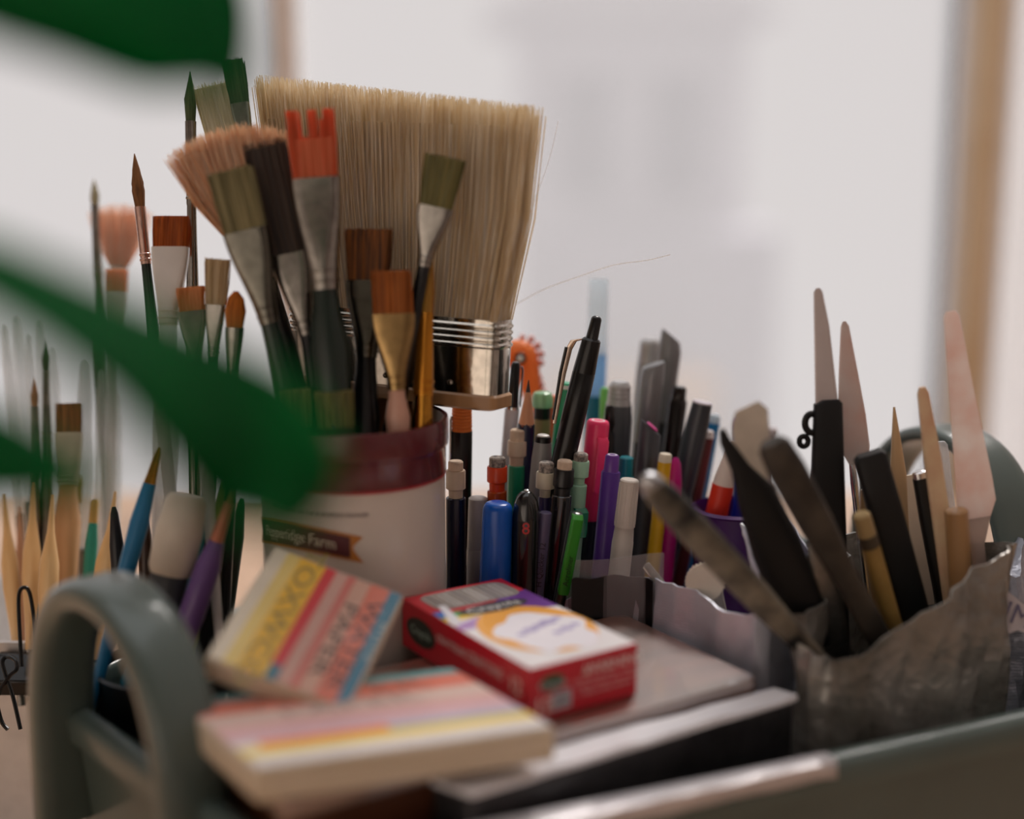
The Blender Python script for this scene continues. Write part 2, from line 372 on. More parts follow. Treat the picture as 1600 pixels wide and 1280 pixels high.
fl = MB(); vs = []; nn_ = 12
pp = [(.0245, .5605), (.031, .5625), (.042, .5655), (.051, .566), (.058, .5595)]
cv = open_spline([(x, y, 0) for x, y in pp], 3)
for i, p in enumerate(cv):
    zt = .1375+.0006*sin(i*1.3)-.0005*i/len(cv)
    vs += [(p.x, p.y, .0130), (p.x, p.y+.0006, zt), (p.x, p.y+.0014, zt), (p.x, p.y+.0014, .0130)]
fl.add(vs, [(4*i+k, 4*(i+1)+k, 4*(i+1)+(k+1) % 4, 4*i+(k+1) % 4) for i in range(len(cv)-1) for k in range(4)]+[(3, 2, 1, 0), tuple(4*(len(cv)-1)+k for k in range(4))])
tag(fl.build('plastic_flap', M('141415', .3, 0, .1, 60., .1)), 'black plastic flap upright between the crayon box and silver pouch', 'plastic flap')
cs = MB(); vs = []
for i in range(9):
    t = i/8; p = P(888+150*t, 876-8*t+3*sin(t*5), .590-.006*t)
    vs += [(p.x, p.y, PFL+.0005), (p.x, p.y+.0008, p.z), (p.x, p.y+.0012, p.z), (p.x, p.y+.0012, PFL+.0005)]
cs.add(vs, [(4*i+k, 4*(i+1)+k, 4*(i+1)+(k+1) % 4, 4*i+(k+1) % 4) for i in range(8) for k in range(4)]+[(3, 2, 1, 0), (32, 33, 34, 35)])
tag(cs.build('clear_sleeve', M('b8b8ba', .12, 0, .05, 60., .2, 0, 0, None, None, 0, .22)), 'clear plastic sleeve edge in front of the purple and white markers', 'plastic sleeve')
# ------------------------------------------------------------------ cookie tin
TC = Vector((-.0645, .562)); TR = .0375; TZ0 = .0125; TZ1 = .2060
tin = thing('cookie_tin', 'cream cylindrical tin with a maroon rim band full of paint brushes', 'tin', Matrix.Translation((TC.x, TC.y, TZ0)))
h = TZ1-TZ0; R = TR
b = MB(); b.lathe([(R-.0015, 0), (R-.0002, .001), (R-.0002, h-.0225), (R-.0002, h-.001), (R-.0009, h-.0002), (R-.0013, h-.001), (R-.0013, .003), (0, .003)], 64); b.build('can', M('cfc4ba', .3, 0, .03, 30., 0, 0, .4), tin)
b = MB(); b.loft([(h-.0225, R, R), (h-.0225, R+.0002, R+.0002), (h-.0121, R+.0002, R+.0002), (h-.0115, R+.0006, R+.0006), (h-.0108, R+.0012, R+.0012), (h-.0095, R+.0014, R+.0014), (h-.002, R+.0014, R+.0014), (h, R+.0011, R+.0011), (h+.0004, R+.0002, R+.0002), (h-.001, R-.0008, R-.0008)], 64, False, False); b.build('rim_band', M('5e1f27', .25, 0, .1, 30., 0, 0, .5), tin)
b = MB(); b.loft([(h-.0232, R+.0001, R+.0001), (h-.0232, R+.0003, R+.0003), (h-.0222, R+.0003, R+.0003), (h-.0222, R, R)], 64, False, False); b.build('red_line', M('a8242c', .35), tin)
def tinbend(a0, z0, lift=.0004):
    def f(p):
        a = a0+p.x/R; r = R+lift+p.z
        return Vector((sin(a)*r, -cos(a)*r, z0+p.y))
    return f
def tinpatch(name, outline, z0, a0, mat, lift, parent=tin):
    # dense strip patch bent round the tin: outline = list of (x, ylow, yhigh)
    mb = MB(); vs = []; f = tinbend(a0, z0, lift)
    for x, y0, y1 in outline: vs += [f(Vector((x, y0, 0))), f(Vector((x, y1, 0)))]
    fs = [(2*i, 2*i+2, 2*i+3, 2*i+1) for i in range(len(outline)-1)]
    mb.add(vs, fs); return mb.build(name, mat, parent)
# banner: centre is left of the middle of what shows
bz = .1525
BA = -.56
def ban(ex, ey, notch):
    o = []
    for i in range(33):
        x = -.0235-ex+(.047+2*ex)*i/32; y = -5*x*x
        o.append((x, y-.0042-ey, y+.0042+ey))
    return o
tinpatch('banner_edge', ban(.0012, .0010, 0), bz, BA, M('c07a34', .4), .0002)
tinpatch('banner', ban(0, 0, 0), bz, BA, M('571d24', .4), .0004)
for sgn in (-1, 1):
    for up in (-1, 1):
        o = []
        for i in range(7):
            x = .0243+.0042*i/6; y = -5*x*x
            o.append((sgn*x, *sorted((y+up*.0052, y+up*(.0052-.0050*(1-i/6))))))
        tinpatch('banner_tail', o if sgn > 0 else o[::-1], bz, BA, M('c07a34', .4), .0002)
cream = M('e0d2bc', .5)
tb_ = tinbend(BA, bz, .0006)
text_part('banner_lettering', 'Pepperidge Farm', .0062, cream, tin, None, lambda p: tb_(Vector((p.x, p.y-5*p.x*p.x, p.z))), .86)
text_part('small_lettering', 'THE ORIGINAL . IN THE EUROPEAN MANNER', .0021, M('5a4a48', .6), tin, None, tinbend(BA+.25, bz+.0098, .0004), 1.0)

# ------------------------------------------------------------------ cups for the other brushes
bin_ = thing('white_bin', 'white plastic bin crowded with upright brushes at the left edge', 'bin', Matrix.Translation((-.228, .652, .0002)))
b = MB(); b.loft([(0, .042, .042, 3), (.093, .05, .05, 3), (.095, .0515, .0515, 3), (.0955, .05, .05, 3), (.093, .0485, .0485, 3), (.004, .0405, .0405, 3)], 40); b.build('bin_body', plast('f2efee', .45), bin_)
cup = thing('dark_cup', 'small black plastic cup of brushes between the handle and the tin', 'cup', Matrix.Translation((-.1380, .542, .0125)))
b = MB(); b.lathe([(.025, 0), (.0285, .094), (.0295, .096), (.028, .0965), (.0245, .004), (0, .004)], 36); b.build('cup_body', plast('1d1e20', .35), cup)
BINS = {'tin': (TC.x, TC.y, TR-.006, TZ0+.0035, TZ1), 'bin': (-.228, .652, .038, .0045, .095), 'cup': (-.1380, .542, .0215, .0168, .108)}
def base_in(tip, low, where):
    cx, cy, r, zf, zr = BINS[where]; d = (low-tip).normalized(); p = tip.copy(); best = None
    for i in range(4000):
        q = p+d*.0001*i*1.0
        q = tip+d*(.0002*i)
        if q.z <= zf: return q
        if q.z < zr-.02 and (q.x-cx)**2+(q.y-cy)**2 > r*r: return q
    return tip+d*.2
GB = 'brushes in the cookie tin'; GC = 'brushes in the dark cup'; GL = 'brushes in the white bin'
def px(n, a): return n*a/F
def brush(name, label, tip, low, where, w, t, lb, lf, hm, bm, fm, shape='flat', wf=None, roll=0., group=None, N=170, wneck=None, hr=None, base=None, jit=.07, flare=1., notch=False, crimps=2):
    """tip/low = (u, v, depth) pixels; w,t,lb,lf,wf,wneck,hr = pixel sizes at the tip's depth"""
    a = tip[2]; T = P(*tip); Lw = P(*low); B = base if base is not None else base_in(T, Lw, where)
    L = (T-B).length; th = thing(name, label, 'paint brush', frame(B, T, roll), group)
    s = a/F; w, t, lb, lf = w*s/2, t*s/2, lb*s, lf*s; wf = wf*s/2 if wf else w/flare*.95; wn = wneck*s/2 if wneck else max(wf*.35, .0022); hr = hr*s/2 if hr else wn*1.25
    z1 = L-lb; z0 = max(z1-lf, .03); n = 5 if shape in ('flat', 'bright') else 2
    tf = min(t, wf)
    core = MB(); st = MB()
    if shape == 'flat':
        core.loft([(z1-.001, wf*.9, tf*.85, 5), (z1+lb*.5, (wf+w)/2*.93, tf*.8, 5), (L-lb*.05, w*.95, tf*.62, 5)], 20)
        fn = (lambda q: (.62 if -.45 < q < -.12 else .86 if .3 < q < .5 else 1)) if notch else None
        if notch: core = MB().loft([(z1-.001, wf*.9, tf*.85, 5), (z1+lb*.55, (wf+w)/2*.93, tf*.8, 5)], 20)
        st.strands(N, wf*.95, tf*.9, w, tf*.75, z1-.001, lb, .00022, jit, False, fn)
    elif shape == 'filbert':
        core.loft([(z1-.001, wf*.9, tf*.85, 3), (z1+lb*.45, w*.98, tf*.85, 2.5), (z1+lb*.8, w*.75, tf*.55, 2), (L, w*.2, tf*.15, 2)], 20)
        st.strands(N, wf*.95, tf*.9, w*.75, tf*.5, z1-.001, lb*.9, .0002, jit, True, lambda q: 1.05-.25*q*q, .6)
    elif shape == 'fan':
        core.loft([(z1-.001, wf*.9, tf*.85, 3), (z1+lb*.55, (wf*.45+w*.5), tf*.55, 3), (z1+lb*.84, (wf*.16+w*.74), tf*.4, 3)], 20)
        st.strands(N, wf*.95, tf*.9, w, tf*.6, z1-.001, lb, .0002, jit, True, lambda q: 1-.13*q*q, .1)
    else:  # round, pointed
        core.loft([(z1-.001, wf*.85, tf*.85), (z1+lb*.3, w, t), (z1+lb*.7, w*.6, t*.6), (L, w*.06, t*.06)], 16)
        st.strands(N//2, wf*.8, tf*.8, w*.15, t*.15, z1-.001, lb*.97, .0002, .03, True, None, .9)
    c = core.build('bristles', bm, th); s_ = st.build('bristle_strands', bm, c, kind='stuff')
    f = MB(); secs = []
    for k in range(13):
        q = k/12; zz = z0+(z1-z0)*q; e = q*q*(3-2*q)
        secs.append((zz, wn+(wf*1.04-wn)*e, wn+(tf*1.12-wn)*e, 2+(n-2)*e))
    f.loft(secs, 24); fo = f.build('ferrule', fm, th)
    for k in range(crimps):
        zz = z0+(z1-z0)*(.08+.09*k); e = .02; cr = MB(); cr.loft([(zz-.0006, wn, wn), (zz-.0003, wn*1.13, wn*1.13), (zz+.0003, wn*1.13, wn*1.13), (zz+.0006, wn, wn)], 20); cr.build('crimp', fm, fo)
    hb = MB(); hl = z0
    hb.loft([(0, hr*.35, hr*.35), (.001, hr*.5, hr*.5), (hl*.35, hr*.72, hr*.72), (hl*.8, hr*1.12, hr*1.12), (hl*.95, wn*.97, wn*.97), (hl+.001, wn*.9, wn*.9)], 18); hb.build('handle', hm, th)
    return th
def handle_up(name, label, top, low, where, prof, mats, group, cat='paint brush', roll=0):
    """brush standing handle-up: prof = [(part, material, [(d, width), ...])], pixel sizes from the top end"""
    a = top[2]; s = a/F; T = P(*top); B = base_in(T, P(*low), where); L = (T-B).length
    th = thing(name, label, cat, frame(B, T, roll), group)
    for nm, mt, pr in prof:
        mb = MB(); mb.loft([(L-(d*s if d is not None else L/1.), max(wd*s/2, 1e-4), max(wd*s/2, 1e-4)*(pr2[0] if (pr2 := q[2:]) else 1)) for q in reversed(pr) for d, wd in [q[:2]]], 20); mb.build(nm, mt, th)
    return th

# ================================================================== BRUSHES IN THE TIN
brist = hair('fffaf0', 'ecdcba', .7); whiteb = hair('f8f4e0', 'ddd6b4', .6)
silverm = metalm('a09b94', .16); goldm = metalm('c98f3a', .22); dkmetal = metalm('6e6b62', .22); pinkmetal = metalm('d9b3a6', .25)
blackh = plast('17181a', .25); dgreen = plast('1c2a24', .25)
# wide house-painting brush
phi = radians(24)
B = Vector((-.059, .585, TZ0+.004)); C1 = Vector((-.0490, .5945, .2140))
zz = (C1-B).normalized(); xx = Vector((cos(phi), -sin(phi), 0)); xx = (xx-zz*xx.dot(zz)).normalized(); yy = zz.cross(xx)
hb = thing('house_painting_brush', 'widest brush, blond bristles and a ridged chrome ferrule, behind the others in the tin', 'paint brush', fmat(B, xx, yy, zz), GB)
zf = (C1-B).length; hw = .0495; ht = .0098
b = MB(); b.loft([(zf+.030, hw*.98, ht*.9, 7), (zf+.072, hw*1.12, ht*.9, 7, -.003), (zf+.108, hw*1.22, ht*.75, 7, -.0058)], 40); core = b.build('bristles', brist, hb)
b = MB(); b.strands(3600, hw*.985, ht*.95, hw*1.30, ht*1.0, zf+.030, .0895, .00026, .045, False, lambda q: 1-.055*q, .15, -.0065); b.build('bristle_strands', brist, core, kind='stuff')
b = MB(); secs = [(zf, hw, ht, 8), (zf+.0185, hw, ht, 8)]
for k in range(4): z = zf+.0188+k*.0026; secs += [(z, hw, ht, 8), (z+.0008, hw+.0006, ht+.0006, 8), (z+.0016, hw+.0006, ht+.0006, 8), (z+.0023, hw, ht, 8)]
secs += [(zf+.0305, hw, ht, 8)]
b.loft(secs, 56); fo = b.build('ferrule', metalm('c2bbb0', .12), hb, 30)
for x in (-.03, .0, .03):
    r_ = MB(); r_.lathe([(.0012, -.0003), (.0012, .0004), (.0006, .0008)], 12, Matrix.Translation((x, -ht, zf+.004)) @ Matrix.Rotation(pi/2, 4, 'X')); r_.build('rivet', silverm, fo)
b = MB(); b.loft([(zf-.0065, hw*.97, ht*.97, 7), (zf-.0055, hw+.0012, ht+.0012, 8), (zf-.0008, hw+.0012, ht+.0012, 8), (zf, hw+.0004, ht+.0004, 8)], 56); b.build('ferrule_band', wood('b58a5f', '9c744c', .5), hb)
b = MB(); b.loft([(0, .004, .003), (.03, .006, .004), (.12, .0065, .0045), (zf-.03, .0075, .005, 2.5), (zf-.012, .012, .007, 3), (zf-.006, .014, .0085, 4)], 28); b.build('handle', wood('8a5a34', '6e4526'), hb)
# one stray hair that springs away from the bristles
inv = hb.matrix_world.inverted() if False else fmat(B, xx, yy, zz).inverted()
pts = [inv @ P(*q) for q in ((806, 476, .565), (850, 452, .572), (905, 432, .58), (960, 414, .588), (1010, 407, .595), (1047, 398, .60))]
b = MB(); b.tube(open_spline(pts, 4), .00016, 5); b.build('stray_bristle', M('fffdf8', .5, 0, .02, 60., 0, 0, 0, None, None, .6), hb)
pts = [inv @ P(*q) for q in ((812, 400, .567), (830, 330, .575), (858, 250, .585), (872, 190, .59))]
b = MB(); b.tube(open_spline(pts, 4), .00009, 5); b.build('stray_bristle', M('fffdf8', .5, 0, .02, 60., 0, 0, 0, None, None, .6), hb)

brush('flat_brush', 'white-bristled brush peeking out left of the widest brush', (336, 128, .605), (470, 640, .588), 'tin', 74, 22, 150, 90, blackh, whiteb, silverm, group=GB, N=260, jit=.05, roll=6)
brush('mop_brush', 'broad fluffy peach-brown brush fanning out left in the tin', (348, 203, .570), (475, 655, .562), 'tin', 196, 60, 185, 60, blackh, hair('fff0dc', 'eccaa6', .65), pinkmetal, 'fan', 66, 8, GB, 1500, 30)
brush('flat_brush', 'dark brown flat brush with a silver ferrule leaning left in the tin', (412, 222, .558), (510, 655, .557), 'tin', 66, 22, 180, 130, blackh, hair('46362a', '251b16', .1), silverm, group=GB, wf=60, N=240, wneck=26)
brush('stiff_flat_brush', 'olive-grey stiff flat brush with worn white tip nearest in the tin', (357, 262, .545), (460, 650, .557), 'tin', 72, 24, 100, 150, dgreen, hair('a89c70', '766f4a', .3), dkmetal, group=GB, wf=68, N=260, wneck=32)
b = None
brush('notched_flat_brush', 'coral orange flat brush with a notched tip and silver ferrule', (484, 168, .545), (525, 660, .551), 'tin', 76, 22, 110, 175, dgreen, hair('ff9d74', 'e0703f', .55), silverm, group=GB, wf=72, N=260, wneck=44, hr=60, notch=True, jit=.02)
brush('flat_brush', 'dark chestnut flat brush just right of the coral brush', (577, 355, .566), (570, 655, .564), 'tin', 76, 20, 84, 120, blackh, hair('9a5a1e', '3a2010', .2), dkmetal, group=GB, wf=66, N=260, wneck=34, roll=-4)
brush('flat_brush', 'rust orange flat brush with a wide bronze ferrule low in the tin', (611, 420, .550), (622, 660, .555), 'tin', 62, 20, 70, 120, plast('c99a86', .3), hair('d07a34', '94501e', .4), metalm('a88a5c', .25), group=GB, wf=66, N=240, wneck=28, roll=5)
brush('flat_brush', 'olive-tipped flat brush slanting right in front of the blond bristles', (697, 242, .552), (618, 640, .566), 'tin', 66, 18, 82, 95, blackh, hair('8d8450', '5b5a34', .2), silverm, group=GB, wf=54, N=240, wneck=22)
brush('filbert_brush', 'slim amber brush with golden ferrule against the right tin rim', (668, 388, .562), (660, 655, .566), 'tin', 26, 14, 100, 130, goldm, hair('c79a3c', 'a8702a', .25), M('c9862a', .12, .7, .1), 'filbert', 24, group=GB, N=140, wneck=32, hr=34)
brush('small_flat_brush', 'small frayed dark green brush standing highest in the tin', (363, 92, .592), (455, 640, .580), 'tin', 34, 18, 74, 90, dgreen, hair('5f7a52', '2f4a34', .25), metalm('9aa79c', .25), group=GB, wf=28, N=200, jit=.09, base=None)
brush('round_brush', 'pointed olive round brush leaning out beyond the mop brush', (297, 112, .60), (262, 300, .595), 'cup', 18, 18, 78, 130, silverm, hair('5f6a44', '37422c', .2), silverm, 'round', 17, group=GC, N=120, base=Vector((-.132, .552, .02)))
brush('stub_brush', 'short olive bristle brush head at the front of the tin mouth', (522, 608, .544), (528, 700, .549), 'tin', 62, 24, 60, 40, blackh, hair('7d7440', '4c4622', .2), dkmetal, group=GB, wf=58, N=220)
brush('stub_brush', 'pale olive brush head low in the tin beside the big leaf', (462, 604, .547), (470, 700, .552), 'tin', 50, 20, 64, 40, blackh, hair('8f8a52', '5c5830', .2), dkmetal, group=GB, wf=46, N=200)

# ================================================================== BRUSHES IN THE DARK CUP
brush('flat_brush', 'rust flat brush with a white ferrule left of the mop brush', (268, 336, .585), (258, 700, .575), 'cup', 58, 18, 52, 120, clear('e8e6e2', .12, .55), hair('d8742e', '9c4818', .45), M('e4dfda', .25, .2, .05), group=GC, wf=56, N=240, wneck=30)
brush('round_brush', 'slim pointed brown brush tilting left above the rust brush', (210, 240, .60), (275, 440, .59), 'cup', 20, 20, 84, 90, blackh, hair('b07a4a', '7a5230', .4), pinkmetal, 'round', 17, group=GC, N=120, base=Vector((-.128, .552, .018)))
brush('flat_brush', 'pale orange flat brush just above the big leaf', (297, 447, .575), (318, 700, .57), 'cup', 46, 16, 40, 90, clear('eee8e2', .12, .6), hair('f6b880', 'd8904c', .6), silverm, group=GC, wf=42, N=160)
brush('filbert_brush', 'rounded bright orange brush beside the tin above the big leaf', (369, 455, .566), (345, 720, .562), 'cup', 34, 18, 56, 80, blackh, hair('f49a3a', 'c8701e', .5), silverm, 'filbert', 28, group=GC, N=160, base=Vector((-.124, .545, .018)))
brush('flat_brush', 'cream bristle brush between the rust brush and the stiff olive brush', (340, 402, .572), (330, 720, .565), 'cup', 40, 16, 74, 80, blackh, hair('f2e0bc', 'd0b88c', .5), silverm, group=GC, wf=30, N=160, base=Vector((-.132, .540, .018)))
HU = handle_up
HU('blue_brush', 'blue-handled brush standing handle up beside the arched handle', (248, 700, .565), (196, 900, .562), 'cup', [('ferrule', goldm, [(0, 4), (10, 10), (44, 16), (60, 20)]), ('handle', plast('1f6f9a', .3), [(58, 20), (120, 30), (260, 26), (None, 12)])], None, GC)
HU('wide_brush', 'broad cream-handled wash brush near the purple brush', (292, 775, .555), (258, 930, .555), 'cup', [('cap', plast('d2c6b4', .5), [(0, 52), (10, 64), (60, 74), (115, 70), (125, 62)]), ('handle', plast('3a3d42', .4), [(124, 60), (200, 54), (None, 24)])], None, GC)
HU('purple_brush', 'purple-handled brush with a coral ferrule right of the cream wash brush', (372, 745, .548), (298, 965, .552), 'cup', [('bristles', hair('c08a4a', '8f5f30', .2), [(0, 3), (26, 10), (48, 14)]), ('ferrule', M('c9785f', .35, .3), [(46, 16), (110, 22)]), ('handle', plast('6a4d86', .35), [(108, 24), (150, 40), (230, 42), (None, 16)])], None, GC)
HU('teal_brush', 'short turquoise-tipped brush behind the cream wash brush', (322, 770, .578), (300, 900, .572), 'cup', [('handle', plast('2a9fae', .35), [(0, 10), (4, 16), (60, 20), (None, 10)])], None, GC)
HU('thin_brush', 'thin olive-handled brush between the big leaf and the purple brush', (352, 735, .572), (322, 900, .568), 'cup', [('handle', plast('8a8f3a', .35), [(0, 5), (40, 12), (120, 14), (None, 8)])], None, GC)
HU('dark_teal_marker', 'teal marker seen through the arched handle', (236, 985, .552), (206, 1085, .560), 'cup', [('barrel', plast('0f6f86', .35), [(0, 40), (4, 48), (90, 46), (None, 30)])], None, GC, 'marker')

for lab, u, v, u2, v2, a, wd, c in (  # extra dark handles, put in to blacken the gaps between brushes
    ('black handle added to darken the gap left of the blue-handled brush', 178, 792, 190, 960, .60, 22, '15161a'),
    ('dark brown handle added to darken the gap between the blue brush and cream wash brush', 226, 800, 232, 960, .605, 24, '3a2416'),
    ('black handle added to darken the gap behind the cream wash brush', 262, 770, 262, 960, .60, 20, '121316'),
    ('charcoal handle added to darken the gap left of the purple brush', 306, 800, 296, 960, .598, 24, '1c1d20'),
    ('black handle added to darken the gap between the purple brush and the tin', 350, 800, 330, 960, .592, 26, '121412'),
    ('dark olive handle added to darken the gap by the tin side', 378, 780, 352, 960, .590, 24, '23301c')):
    HU('dark_filler_brush', lab, (u, v, a), (u2, v2, a), 'cup', [('handle', plast(c, .3), [(0, 6), (10, 12), (60, wd), (160, wd*1.05), (None, wd*.5)])], None, GC)
# ================================================================== BRUSHES IN THE WHITE BIN
brush('round_brush', 'pale thin round brush alone at far left above the leaf', (147, 280, .70), (156, 520, .69), 'bin', 14, 14, 42, 120, silverm, hair('d8cfae', 'b0a680', .4), silverm, 'round', 12, group=GL, N=100)
brush('fan_brush', 'faint peach fan brush spreading behind the slim pointed brush', (190, 318, .71), (232, 470, .70), 'bin', 110, 14, 100, 80, clear('eeeae6', .12, .6), hair('fff4ea', 'fbe0cc', .8), M('ddd8d2', .25, .4), 'fan', 26, group=GL, N=260, base=Vector((-.205, .655, .02)), roll=0)
brush('flat_brush', 'brown flat brush with a cream ferrule between the two lower leaves', (108, 628, .665), (104, 900, .65), 'bin', 40, 16, 50, 80, wood('d9a878', 'b98658'), hair('b5743c', '6f4424', .3), M('d8cbb4', .3, .2), group=GL, wf=40, N=200, wneck=30)
brush('flat_brush', 'peach-tipped clear brush far left above the middle leaf', (182, 420, .69), (176, 640, .68), 'bin', 34, 14, 40, 100, clear('f0eeec', .1, .5), hair('fbd4b6', 'eab48a', .7), M('e6e2de', .2, .3), group=GL, wf=32, N=140)
k = 0
woodA = wood('f6cf98', 'dcaa6c', .3)
for (lab, u, v, u2, v2, a, wd, mt) in (
    ('curvy honey wooden brush handle at the very left edge', 6, 770, 22, 960, .655, 22, woodA),
    ('curvy honey wooden brush handle second from the left edge', 52, 752, 48, 960, .645, 24, woodA),
    ('curvy honey wooden brush handle third from the left edge', 82, 772, 74, 960, .635, 26, woodA),
    ('curvy honey wooden brush handle fourth from the left, above the arched handle', 180, 768, 156, 960, .64, 28, woodA),
    ('curvy pale pinkish wooden brush handle under the lowest leaf', 30, 790, 36, 960, .67, 20, wood('d9a584', 'b98460', .3))):
    HU('wooden_handled_brush', lab, (u, v, a), (u2, v2, a-.01), 'bin', [('handle', mt, [(0, 4), (20, 7), (60, 12), (110, wd*1.15), (150, wd*1.2), (215, wd*.75), (260, wd*.6)]), ('ferrule', silverm, [(258, wd*.6), (330, wd*.62)]), ('bristles', hair('8a6a44', '5f452a', .1), [(330, wd*.6), (None, wd*.4)])], None, GL)
    k += 1
for (lab, u, v, u2, v2, a, wd, mt) in (
    ('navy blue brush handle with a gold end in the white bin', 97, 778, 92, 960, .66, 20, plast('27305f', .3)),
    ('pale sage green brush handle in the white bin', 122, 745, 112, 960, .67, 14, plast('a9b8a4', .3)),
    ('emerald green brush handle behind the arched handle', 148, 780, 132, 1000, .65, 20, plast('2f8f7a', .3))):
    HU('painted_brush', lab, (u, v, a), (u2, v2, a-.01), 'bin', [('end_cap', M('d9b46a', .25, .6), [(0, 10), (6, 13), (40, 14)]), ('handle', mt, [(38, wd*.7), (70, wd), (200, wd*.9), (None, wd*.5)])], None, GL)
rnd = random.Random(3)
for i, (u, v, wd, lab) in enumerate(((8, 505, 16, 'first'), (28, 490, 20, 'second'), (46, 520, 14, 'third'), (64, 496, 18, 'fourth'), (84, 540, 18, 'fifth'), (134, 560, 22, 'sixth'), (160, 575, 16, 'seventh'), (186, 610, 18, 'eighth'))):
    HU('clear_handled_brush', 'clear acrylic brush handle, %s from the left in the glassy bunch' % lab, (u, v, .69+rnd.uniform(-.02, .03)), (u*.75+30, v+380, .675), 'bin', [('handle', clear('eceff0', .06, .42), [(0, 4), (6, wd*.6), (60, wd), (190, wd*1.1), (300, wd*.8)]), ('ferrule', silverm, [(296, wd*.8), (380, wd*.8)]), ('bristles', hair('c9b48c', '9a8660', .2), [(378, wd*.75), (None, wd*.5)])], None, 'clear acrylic brushes in the white bin')
brush('round_brush', 'slim dark-tipped round brush among the clear acrylic handles', (73, 530, .67), (72, 760, .66), 'bin', 10, 10, 50, 120, silverm, hair('5a5040', '3a3428', .1), silverm, 'round', 10, group=GL, N=80)
brush('round_brush', 'slender brown-tipped round brush left among the clear acrylic handles', (54, 590, .66), (54, 780, .655), 'bin', 12, 12, 46, 110, silverm, hair('b08058', '7a5638', .1), silverm, 'round', 11, group=GL, N=80)
# binder clip on the bin rim
bc = thing('binder_clip', 'black binder clip with wire loops gripping the white bin rim', 'binder clip', Matrix.Translation(P(34, 1060, .632)))
og = P(34, 1060, .632)
def wl(pts): return [P(*p)-og for p in pts]
blk = plast('0d0d0f', .25)
b = MB(); b.tube(open_spline(wl(((34, 1042, .62), (31, 990, .622), (29, 935, .624), (35, 919, .624), (46, 926, .624), (54, 975, .622), (58, 1030, .62))), 5), .0009, 8); b.build('wire_loop', blk, bc)
b = MB(); b.tube(open_spline(wl(((32, 1140, .60), (20, 1088, .602), (8, 1052, .604), (4, 1034, .605), (12, 1026, .606), (24, 1032, .605), (26, 1046, .604), (14, 1058, .603), (-4, 1090, .602), (2, 1126, .601), (12, 1140, .60))), 5), .0009, 8); b.build('wire_loop', blk, bc)
b = MB(); b.prism([(-.0105, -.004), (-.0115, .003), (-.002, .012), (.002, .012), (.0095, .003), (.0085, -.004)], -.0095, .0095, Matrix.Rotation(pi/2, 4, 'Z') @ Matrix.Rotation(pi/2, 4, 'X')); bevel(b.build('clamp', blk, bc), .0008)

# ================================================================== PENS
GP = 'pens and markers in the silver pouch'
def pen(name, label, cat, top, low, parts, group=GP, roll=0., floor=PFL+.0003, slant=None, K=24):
    """parts = [(name, material, [(d, width), ...])], pixel sizes measured down from the top"""
    a = top[2]; s = a/F; T = P(*top); yd = lambda v: cos(TH)-(v-640)/F*sin(TH)
    d = (P(low[0], low[1], a*yd(top[1])/yd(low[1]))-T).normalized(); L = (T.z-floor)/-d.z; Bs = T+d*L
    th = thing(name, label, cat, frame(Bs, T, roll), group); th['pen_len'] = L
    for i, (nm, mt, pr) in enumerate(parts):
        mb = MB(); mb.loft([(L-min(q[0]*s, L) if q[0] is not None else 0., max(q[1]*s/2, 5e-5), max((q[2] if len(q) > 2 else q[1])*s/2, 5e-5), q[3] if len(q) > 3 else 2) for q in reversed(pr)], K)
        if slant and i == 0:
            am, an = slant; zt = L-4*s; rr = max(q[1] for q in pr[:3])*s/2
            mb.v = [(x, y, z-am*s*(.5-.5*(x*cos(an)+y*sin(an))/rr)*max(0, 1-(L-z)/(am*s*1.2))) for x, y, z in mb.v]
        mb.build(nm, mt, th)
    th['s'] = s
    return th
def clip(th, d0, d1, off, wd, thk, mat, ang=-90., name='clip'):
    s = th['s']; L = th['pen_len']; c, q = cos(radians(ang)), sin(radians(ang))
    mb = MB(); m = Matrix.Rotation(radians(ang+90), 4, 'Z')
    mb.loft([(L-d1*s, wd*s*.42, thk*s*.35, 4, 0, -(off+.2*thk)*s), (L-(d1-6)*s, wd*s*.5, thk*s*.5, 4, 0, -off*s), (L-(d0+6)*s, wd*s*.5, thk*s*.5, 4, 0, -off*s), (L-d0*s, wd*s*.45, thk*s*.5, 4, 0, -(off-.7*thk)*s)], 16, mat=m)
    return mb.build(name, mat, th)
def printed(th, s_, d, off, size, mat, rot=90, ang=-90., name='lettering'):
    s = th['s']; L = th['pen_len']
    m = Matrix.Rotation(radians(ang+90), 4, 'Z') @ Matrix.Translation((0, -off*s-.0001, L-d*s)) @ Matrix.Rotation(pi/2, 4, 'X') @ Matrix.Rotation(radians(rot), 4, 'Z')
    return text_part(name, s_, size*s, mat, th, m)
eraser = M('d8c0a8', .75, 0, .1, 300., .2); smudged = M('b8aca0', .8, 0, 0, 500., .3, 0, 0, '5d5856')
def mech(label, top, low, we, wc, wn, wb, le, lc, ln, cm, bm, em=eraser, cap_top=True, extra=None):
    e1 = le+lc; e2 = e1+ln
    parts = [('eraser', em, [(0, we*.82), (2, we*.98), (le+3, we)]), ('collar', cm, [(le, wc*.94), (le+2, wc), (e1-3, wc), (e1, wn*1.04), (e2+2, wn)]), ('barrel', bm, [(e2, wb*.9), (e2+1.5, wb), (None, wb)])]
    return pen('mechanical_pencil', label, 'pencil', top, low, parts)
tan_ = plast('cbb6a0', .4)
mech('mechanical pencil with a tan collar and navy barrel nearest the tin', (712, 720, .600), (712, 940, .592), 24, 31, 22, 31, 15, 32, 12, tan_, plast('15172b', .25))
